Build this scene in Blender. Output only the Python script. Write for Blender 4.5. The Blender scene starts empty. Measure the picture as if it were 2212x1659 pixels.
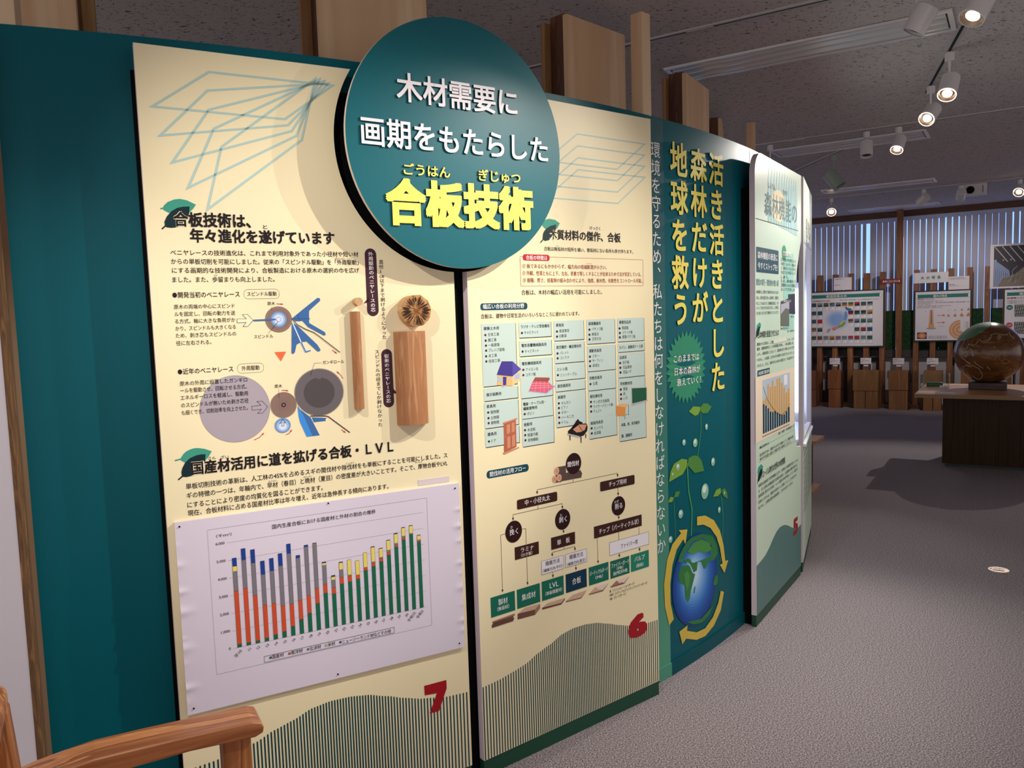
import bpy, bmesh, math, random
from mathutils import Vector, Matrix
from mathutils.geometry import tessellate_polygon
random.seed(7)
SC = bpy.context.scene
COL = SC.collection
PI = math.pi

# ------------------------------------------------------------------ camera
pitch, roll, FPX = math.radians(4.918), math.radians(1.7976), 1697.0
fw = Vector((0, math.cos(pitch), -math.sin(pitch)))
rt0 = Vector((1, 0, 0)); dn0 = fw.cross(rt0)
rt = rt0 * math.cos(roll) + dn0 * math.sin(roll)
dn = -rt0 * math.sin(roll) + dn0 * math.cos(roll)
cam = bpy.data.cameras.new('camera'); cam.sensor_width = 36; cam.sensor_fit = 'HORIZONTAL'
cam.lens = 36 * FPX / 2212; cam.clip_start = .05; cam.clip_end = 100
co = bpy.data.objects.new('camera', cam); COL.objects.link(co)
co.matrix_world = Matrix(((rt.x, -dn.x, -fw.x, 0), (rt.y, -dn.y, -fw.y, 0), (rt.z, -dn.z, -fw.z, 1.5), (0, 0, 0, 1)))
SC.camera = co
# ------------------------------------------------------------------ world, exposure, lights
w = bpy.data.worlds.new('world'); SC.world = w; w.use_nodes = True
w.node_tree.nodes['Background'].inputs[0].default_value = (.86, .80, .81, 1)
w.node_tree.nodes['Background'].inputs[1].default_value = .82
vs = SC.view_settings; vs.view_transform = 'Standard'; vs.look = 'None'; vs.exposure = 0.55; vs.gamma = 1.0; vs.use_curve_mapping = False

def spot(name, loc, target, power, deg, blend=.6, size=.02, col=(1, .88, .72)):
    l = bpy.data.lights.new(name, 'SPOT'); l.energy = power; l.spot_size = math.radians(deg); l.spot_blend = blend
    l.shadow_soft_size = size; l.color = col
    o = bpy.data.objects.new(name, l); COL.objects.link(o); o.location = loc
    o.rotation_euler = (Vector(target) - Vector(loc)).to_track_quat('-Z', 'Y').to_euler()
    return o
WARM = (1, .94, .86); COOL = (.72, .82, 1)
# ceiling spots of the track nearest the exhibit (above and beside the camera)
spot('spot_light', (1.48, 1.97, 2.72), (-.42, 2.2, 1.30), 112, 46, .9, .012, WARM)
spot('spot_light', (-.95, .75, 2.72), (-.15, 2.4, 1.25), 58, 56, .9, .012, WARM)
spot('spot_light', (2.2, 2.4, 2.70), (-.2, 2.4, 1.50), 95, 40, .9, .012, WARM)
spot('spot_light', (1.75, 1.75, 2.72), (.9, 3.2, .9), 62, 66, .9, .02, WARM)
spot('spot_light', (2.9, 3.4, 2.72), (1.35, 3.95, 1.5), 34, 46, .9, .02, (.96, 1, .94))
spot('spot_light', (-.2, .3, 2.75), (-1.25, 1.85, .95), 42, 44, .7, .02, WARM)

# ------------------------------------------------------------------ helpers
def hexc(h):
    h = h.lstrip('#'); r = [int(h[i:i+2], 16) / 255 for i in (0, 2, 4)]
    return tuple((c / 12.92 if c <= .04045 else ((c + .055) / 1.055) ** 2.4) for c in r) + (1,)
MATS = {}
def mat(name, h='#ffffff', rough=.5, metal=0, emit=0, spec=.5, trans=0, alpha=1):
    if name in MATS: return MATS[name]
    m = bpy.data.materials.new(name); m.use_nodes = True; MATS[name] = m
    b = m.node_tree.nodes['Principled BSDF']
    b.inputs['Base Color'].default_value = hexc(h); b.inputs['Roughness'].default_value = rough; b.inputs['Metallic'].default_value = metal
    b.inputs['Specular IOR Level'].default_value = spec
    if trans: b.inputs['Transmission Weight'].default_value = trans; b.inputs['IOR'].default_value = 1.2
    if emit: b.inputs['Emission Color'].default_value = hexc(h); b.inputs['Emission Strength'].default_value = emit
    return m
def nodes(m): return m.node_tree.nodes, m.node_tree.links, m.node_tree.nodes['Principled BSDF']
def wood(name, c1, c2, c3=None, sc=18, stretch=14, axis=2, rough=.5, ring=0, dist=1.5):
    if name in MATS: return MATS[name]
    m = mat(name, c1, rough); N, L, b = nodes(m)
    tc = N.new('ShaderNodeTexCoord'); mp = N.new('ShaderNodeMapping'); s = [sc, sc, sc]; s[axis] = sc / stretch
    mp.inputs['Scale'].default_value = s; L.new(tc.outputs['Object'], mp.inputs[0])
    no = N.new('ShaderNodeTexNoise'); no.inputs['Scale'].default_value = 1.0; no.inputs['Detail'].default_value = 5; no.inputs['Distortion'].default_value = dist
    L.new(mp.outputs[0], no.inputs['Vector']); src = no.outputs['Fac']
    if ring:
        mu = N.new('ShaderNodeMath'); mu.operation = 'MULTIPLY'; mu.inputs[1].default_value = ring; L.new(src, mu.inputs[0])
        fr = N.new('ShaderNodeMath'); fr.operation = 'FRACT'; L.new(mu.outputs[0], fr.inputs[0]); src = fr.outputs[0]
    cr = N.new('ShaderNodeValToRGB'); e = cr.color_ramp.elements
    e[0].position = .28 if not ring else 0; e[0].color = hexc(c1); e[1].position = .72 if not ring else 1; e[1].color = hexc(c2)
    if c3: k = e.new(.5 if not ring else .8); k.color = hexc(c3)
    L.new(src, cr.inputs[0]); L.new(cr.outputs[0], b.inputs['Base Color'])
    return m
def noisemat(name, c1, c2, scale, rough=.9, bump=0, lo=.4, hi=.6, detail=3):
    if name in MATS: return MATS[name]
    m = mat(name, c1, rough, spec=.2); N, L, b = nodes(m)
    tc = N.new('ShaderNodeTexCoord'); no = N.new('ShaderNodeTexNoise'); no.inputs['Scale'].default_value = scale; no.inputs['Detail'].default_value = detail
    L.new(tc.outputs['Object'], no.inputs['Vector'])
    cr = N.new('ShaderNodeValToRGB'); e = cr.color_ramp.elements; e[0].position = lo; e[0].color = hexc(c1); e[1].position = hi; e[1].color = hexc(c2)
    L.new(no.outputs['Fac'], cr.inputs[0]); L.new(cr.outputs[0], b.inputs['Base Color'])
    if bump:
        bp = N.new('ShaderNodeBump'); bp.inputs['Strength'].default_value = bump; bp.inputs['Distance'].default_value = .004
        L.new(no.outputs['Fac'], bp.inputs['Height']); L.new(bp.outputs[0], b.inputs['Normal'])
    return m

def tag(o, label=None, cat=None, group=None, kind=None):
    if label: o['label'] = label
    if cat: o['category'] = cat
    if group: o['group'] = group
    if kind: o['kind'] = kind
    return o
def thing(name, label, cat, loc=(0, 0, 0), az=90, group=None):
    "an Empty at the base; local X runs along azimuth az (from +Y towards +X), local Y away from the viewer"
    o = bpy.data.objects.new(name, None); COL.objects.link(o); o.empty_display_size = .1
    o.location = loc; o.rotation_euler = (0, 0, math.radians(90 - az))
    return tag(o, label, cat, group)
def copy_tree(o, parent=None):
    c = o.copy(); COL.objects.link(c)
    if parent: c.parent = parent
    for ch in list(o.children): copy_tree(ch, c)
    return c

class MB:
    def __init__(s): s.v = []; s.f = []; s.m = []
    def add(s, v, f, m=0):
        k = len(s.v); s.v += [tuple(p) for p in v]; s.f += [tuple(i + k for i in q) for q in f]
        s.m += (m if isinstance(m, list) else [m] * len(f)); return s
    def box(s, x0, x1, y0, y1, z0, z1, m=0):
        return s.add([(x0,y0,z0),(x1,y0,z0),(x1,y1,z0),(x0,y1,z0),(x0,y0,z1),(x1,y0,z1),(x1,y1,z1),(x0,y1,z1)],
                     [(0,3,2,1),(4,5,6,7),(0,1,5,4),(1,2,6,5),(2,3,7,6),(3,0,4,7)], m)
    def cyl(s, p, q, r0, r1=None, n=20, m=0, caps=True, mc=None):
        r1 = r0 if r1 is None else r1; p, q = Vector(p), Vector(q); d = (q - p).normalized()
        a = d.orthogonal().normalized(); b = d.cross(a); v = []
        for c, r in ((p, r0), (q, r1)):
            for i in range(n): t = 2 * PI * i / n; v.append(c + a * (r * math.cos(t)) + b * (r * math.sin(t)))
        f = [(i, (i + 1) % n, n + (i + 1) % n, n + i) for i in range(n)]; mm = [m] * n
        if caps: f += [tuple(range(n - 1, -1, -1)), tuple(range(n, 2 * n))]; mm += [m if mc is None else mc] * 2
        return s.add(v, f, mm)
    def prism(s, poly, y0, y1, m=0, ms=None, mb=None):
        "poly of (x, z) extruded along y; m front (at y0), ms sides, mb back"
        ms = m if ms is None else ms; mb = ms if mb is None else mb
        a = sum(poly[i][0] * poly[(i+1) % len(poly)][1] - poly[(i+1) % len(poly)][0] * poly[i][1] for i in range(len(poly)))
        if a < 0: poly = poly[::-1]
        n = len(poly); v = [(x, y0, z) for x, z in poly] + [(x, y1, z) for x, z in poly]
        tr = tri2(poly)
        f = [t for t in tr] + [(t[0] + n, t[2] + n, t[1] + n) for t in tr] + [(i, i + n, (i + 1) % n + n, (i + 1) % n) for i in range(n)]
        return s.add(v, f, [m] * len(tr) + [mb] * len(tr) + [ms] * n)
    def build(s, name, mats, parent=None, bevel=0, smooth=False, seg=2):
        me = bpy.data.meshes.new(name); me.from_pydata(s.v, [], s.f)
        for m in (mats if isinstance(mats, (list, tuple)) else [mats]): me.materials.append(m)
        me.polygons.foreach_set('material_index', s.m)
        if smooth: me.polygons.foreach_set('use_smooth', [True] * len(s.f))
        o = bpy.data.objects.new(name, me); COL.objects.link(o)
        if parent: o.parent = parent
        if bevel:
            b = o.modifiers.new('bevel', 'BEVEL'); b.width = bevel; b.segments = seg; b.limit_method = 'ANGLE'; b.angle_limit = math.radians(40)
        return o
def tri2(poly):
    n = len(poly)
    def ar(t): return sum(poly[t[i]][0] * poly[t[(i+1) % 3]][1] - poly[t[(i+1) % 3]][0] * poly[t[i]][1] for i in range(3))
    out = []
    for t in tessellate_polygon([[Vector((p[0], p[1], 0)) for p in poly]]):
        a = ar(t)
        if abs(a) > 1e-12: out.append(tuple(t) if a > 0 else (t[0], t[2], t[1]))
    return out

# ------------------------------------------------------------------ printing and lettering
FC = bpy.data.curves.new('lettering', 'FONT'); FC.size = 1; FO = bpy.data.objects.new('lettering', FC)
GEO = {}
def glyphs(t, bold=0, ext=0):
    k = (t, bold, ext)
    if k not in GEO:
        FC.body = t; FC.offset = bold; FC.extrude = ext; FC.resolution_u = 2 if not ext else 4
        me = FO.to_mesh()
        v = [tuple(p.co) for p in me.vertices]; f = [tuple(p.vertices) for p in me.polygons]; nz = [p.normal.z for p in me.polygons]
        FO.to_mesh_clear(); GEO[k] = (v, f, nz)
    return GEO[k]
PAL = dict(cream='#f5e7bf', ink='#1b1315', line='#b4d0c8', leafl='#3d9a84', leafd='#06282c', leafk='#02181a', cream2='#f6eac8', white='#f4f0ee', logb='#94776c',
 logk='#5c4742', logp='#3a2430', blue='#3f6ca6', blued='#2a4a78', blue1='#6f97cf', blue2='#a3bfe6', blue3='#dbe4f6', blue4='#3c7fd0', blue5='#3f8fe0', redl='#c8434a',
 orange='#ec6c40', mauve='#aca1ab', mauvek='#6c6068', gear='#6a6266', geard='#514b4c', plum='#421f2b', plumk='#3a2024', red='#a5111f', redp='#a8483e', redp2='#c4132b',
 redk='#9a3a34', teal='#0d4653', box='#c5d8d0', boxk='#20323a', bull='#4a1d1c', hs1='#e3b877', hs2='#f0ca90', roof1='#463a8e', roof2='#574da6', gry='#bcb9c0', per='#a3b2da',
 pink='#dc5f78', pink2='#f3b3bc', brn='#9d5144', door='#b4634a', doorl='#cf8a6c', blk='#1b1616', tan='#cf9474', tan2='#e0b08e', bbd='#1c5a3d', dsk='#e0914a', dsk2='#efb174',
 brk='#3c1c14', drk='#2a0b0d', grn='#0e6a56', grn2='#1d8268', navy='#06344a', wht='#eeeaf0', wd0='#e6d3c4', wd1='#cfae95', wd2='#a17a66', wd3='#6a443a', lw='#f5f0f4', ly='#f2df66',
 ls='#14181a', cg='#15694a', co='#d2502c', cgr='#7c7880', cy='#ecd868', cb='#1a3f94', ax='#a79fae', burst='#2f8c6a', sp1='#7fa83c', sp2='#4f8a3e', sp3='#4d9a55', drop1='#8dbfa6',
 drop2='#dbeee2', sea1='#12489c', sea2='#2f6fc4', sea3='#6aa0dc', sea4='#a9cdf0', land='#2f7a42', arry='#d8bc4c', p5h='#1f6673', spk='#a6d0cf', sun='#f4dcae', mint2='#a4d4c3',
 mint3='#e6eee2', leaf3='#37946c', ph1='#3c3640', ph2='#6b6d60', ph3='#b4b0bc', tape='#dfe2d0', pap='#f0dcc4', plot='#b8c8d4', baro='#e2a03c', bark='#17323c', stripe='#0d424a',
 wave='#5f8580', wave2='#4d7672', land2='#4a8f45', white2='#efe9ee', tgrn='#2f7a72', dred='#8a1f2a', sky='#7fb2e6', mapb='#8fb6e4', arrw='#e2898a', slab='#d9a06a')
for k in range(14):
    q = k / 13; st_ = ((16, 60, 140), (36, 104, 190), (110, 165, 225), (190, 220, 246)); i_ = min(2, int(q * 3)); f_ = q * 3 - i_
    PAL['sea%d' % k] = '#%02x%02x%02x' % tuple(int(round(a + (b - a) * f_)) for a, b in zip(st_[i_], st_[i_ + 1]))
for k in range(8): PAL['mp%d' % k] = '#%02x%02x%02x' % tuple(int(a + (b - a) * k / 7) for a, b in zip((222, 216, 230), (140, 172, 224)))
PAL['bark2'] = '#857a6c'
def pm(c):
    return mat('print_' + c, PAL[c], .42, spec=.3)
class Pr:
    "collects flat graphics in panel millimetres (u right, v up) and builds them as one mesh just in front of the panel"
    def __init__(s, fmap=None, base=.35, step=.22):
        s.mb = MB(); s.c = []; s.fm = fmap or (lambda u, v, o: (u / 1000, -o / 1000, v / 1000)); s.base = base; s.step = step
    def ci(s, c):
        if c not in s.c: s.c.append(c)
        return s.c.index(c)
    def o(s, l): return s.base + s.step * l
    def poly(s, P, c, l):
        t = tri2(P)
        if t: s.mb.add([s.fm(u, v, s.o(l)) for u, v in P], t, s.ci(c))
    def rect(s, u0, v0, u1, v1, c, l): s.poly([(u0, v0), (u1, v0), (u1, v1), (u0, v1)], c, l)
    def line(s, P, wd, c, l, closed=0):
        P = [Vector(p) for p in P]; P = [p for i, p in enumerate(P) if i == 0 or (p - P[i-1]).length > 1e-4]
        n = len(P)
        if n < 2: return
        A, B = [], []
        for i in range(n):
            a = P[i-1] if (i or closed) else None; b = P[(i+1) % n] if (i < n - 1 or closed) else None
            d0 = (P[i] - a).normalized() if a is not None else None; d1 = (b - P[i]).normalized() if b is not None else None
            d0 = d0 or d1; d1 = d1 or d0
            n0 = Vector((-d0.y, d0.x)); n1 = Vector((-d1.y, d1.x)); mm = n0 + n1
            mm = mm.normalized() if mm.length > 1e-3 else n0
            k = wd / 2 / max(.22, mm.dot(n0)); A.append(P[i] + mm * k); B.append(P[i] - mm * k)
        for i in range(n if closed else n - 1):
            j = (i + 1) % n
            s.mb.add([s.fm(q.x, q.y, s.o(l)) for q in (B[i], B[j], A[j], A[i])], [(0, 1, 2, 3)], s.ci(c))
    def ell(s, u, v, a, b, c, l, n=40): s.poly([(u + a * math.cos(2*PI*i/n), v + b * math.sin(2*PI*i/n)) for i in range(n)], c, l)
    def rrp(s, u0, v0, u1, v1, r):
        r = min(r, (u1-u0)/2, (v1-v0)/2)
        if r <= 0: return [(u0, v0), (u1, v0), (u1, v1), (u0, v1)]
        P = []
        for cx, cy, a0 in ((u1-r, v0+r, -90), (u1-r, v1-r, 0), (u0+r, v1-r, 90), (u0+r, v0+r, 180)):
            for i in range(9): a = math.radians(a0 + 90*i/8); P.append((cx + r*math.cos(a), cy + r*math.sin(a)))
        return P
    def geo(s, G, f, c, l, raised=0, b=0):
        "bold weights are overprinted: the same glyphs shifted a little in several directions"
        v, fa, nz = G
        if not b: sh = [(0, 0)]
        elif b < .008: sh = [(-b, 0), (b, 0)]
        elif b < .016: sh = [(b*math.cos(a), b*math.sin(a)) for a in (.8, 2.4, 3.9, 5.5)]
        else: sh = [(b*i, b*j) for i in (-1, 0, 1) for j in (-1, 0, 1)]
        for i, (dx, dy) in enumerate(sh):
            P = [f(x + dx, y + dy) for x, y, z in v]; e = .012 * i
            if raised:
                V = [s.fm(p[0], p[1], s.base + (raised - e) * (.5 + q[2] / (2 * EXT))) for p, q in zip(P, v)]
                s.mb.add(V, fa, [s.ci(c) if abs(k) > .5 else s.ci('ls') for k in nz])
            else: s.mb.add([s.fm(p[0], p[1], s.o(l) - e) for p in P], fa, s.ci(c))
    def text(s, t, u0, u1, vc, h, c, l, b=0, raised=0, rot=0):
        G = glyphs(t, 0, EXT if raised else 0); xs = [q[0] for q in G[0]]; x0, x1 = min(xs) - b, max(xs) + b
        lat = all(ord(k) < 0x2000 for k in t); sy = h / (.73 if lat else .92); yc = .365 if lat else .38; sx = (u1 - u0) / (x1 - x0)
        s.geo(G, lambda x, y: (u0 + (x - x0) * sx, vc + (y - yc) * sy), c, l, raised, b)
    def rtext(s, t, u1, v1, size, ang, c, l):
        "right-aligned, rotated text ending at (u1, v1)"
        G = glyphs(t); x1 = max(q[0] for q in G[0]); ca, sa = math.cos(ang), math.sin(ang)
        s.geo(G, lambda x, y: (u1 + ((x - x1) * ca - (y - .38) * sa) * size, v1 + ((x - x1) * sa + (y - .38) * ca) * size), c, l)
    def fit(s, t, u0, v0, u1, v1, c, l, b=0):
        G = glyphs(t, 0); xs = [q[0] for q in G[0]]; ys = [q[1] for q in G[0]]
        s.geo(G, lambda x, y: (u0 + (x - min(xs)) / (max(xs) - min(xs)) * (u1 - u0), v0 + (y - min(ys)) / (max(ys) - min(ys)) * (v1 - v0)), c, l, 0, b)
    def vert(s, t, u, v0, v1, wd, c, l, b=0, raised=0):
        n = len(t); pitch = (v0 - v1) / max(1, n - 1); sx = wd / .92; sy = pitch * .95 if sx > .7 * pitch else sx
        for i, ch in enumerate(t):
            vc = v0 - pitch * i; G = glyphs(ch, 0, EXT if raised else 0)
            if ch == 'ー': f = lambda x, y: (u + (y - .38) * sx, vc - (x - .5) * sy)
            elif ch in '、。': f = lambda x, y: (u + (x - .5 + .5) * sx, vc + (y - .38 + .55) * sy)
            else: f = lambda x, y: (u + (x - .5) * sx, vc + (y - .38) * sy)
            s.geo(G, f, c, l, raised, b)
    def ops(s, ops, raised=0):
        for q in ops:
            k = q[0]
            if k == 'T': s.text(q[1], q[2], q[3], q[4], q[5], q[6], q[7], q[8], raised)
            elif k == 'V': s.vert(q[1], q[2], q[3], q[4], q[5], q[6], q[7], q[8], raised)
            elif k == 'P': s.poly(q[1], q[2], q[3])
            elif k == 'L': s.line(q[1], q[2], q[3], q[4], q[5])
            elif k == 'E': s.ell(*q[1:7])
            elif k == 'C':
                u, v, a, b, wd, c, l = q[1:]; s.line([(u + a*math.cos(2*PI*i/48), v + b*math.sin(2*PI*i/48)) for i in range(48)], wd, c, l, 1)
            elif k == 'R':
                u0, v0, u1, v1, r, c, l, wd = q[1:]; P = s.rrp(u0, v0, u1, v1, r)
                s.line(P, wd, c, l, 1) if wd else s.poly(P, c, l)
            elif k == 'G':
                u, v, a, b, c, l = q[1:]; P = []
                for i in range(120):
                    for j, rr in ((0, .95), (.28, 1), (.5, 1), (.78, .95)): t = 2*PI*(i + j)/120; P.append((u + a*rr*math.cos(t), v + b*rr*math.sin(t)))
                s.poly(P, c, l)
            elif k == 'S':
                u, v, a, b, c, l = q[1:]; n = 30
                s.poly([(u + a*(1 if i % 2 else .82)*math.cos(PI*i/n), v + b*(1 if i % 2 else .82)*math.sin(PI*i/n)) for i in range(2*n)], c, l)
            elif k == 'F': s.fit(q[1], q[2], q[3], q[4], q[5], q[6], q[7], q[8])
        return s
    def build(s, name, parent): return s.mb.build(name, [pm(c) for c in s.c], parent)
EXT = .05
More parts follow.
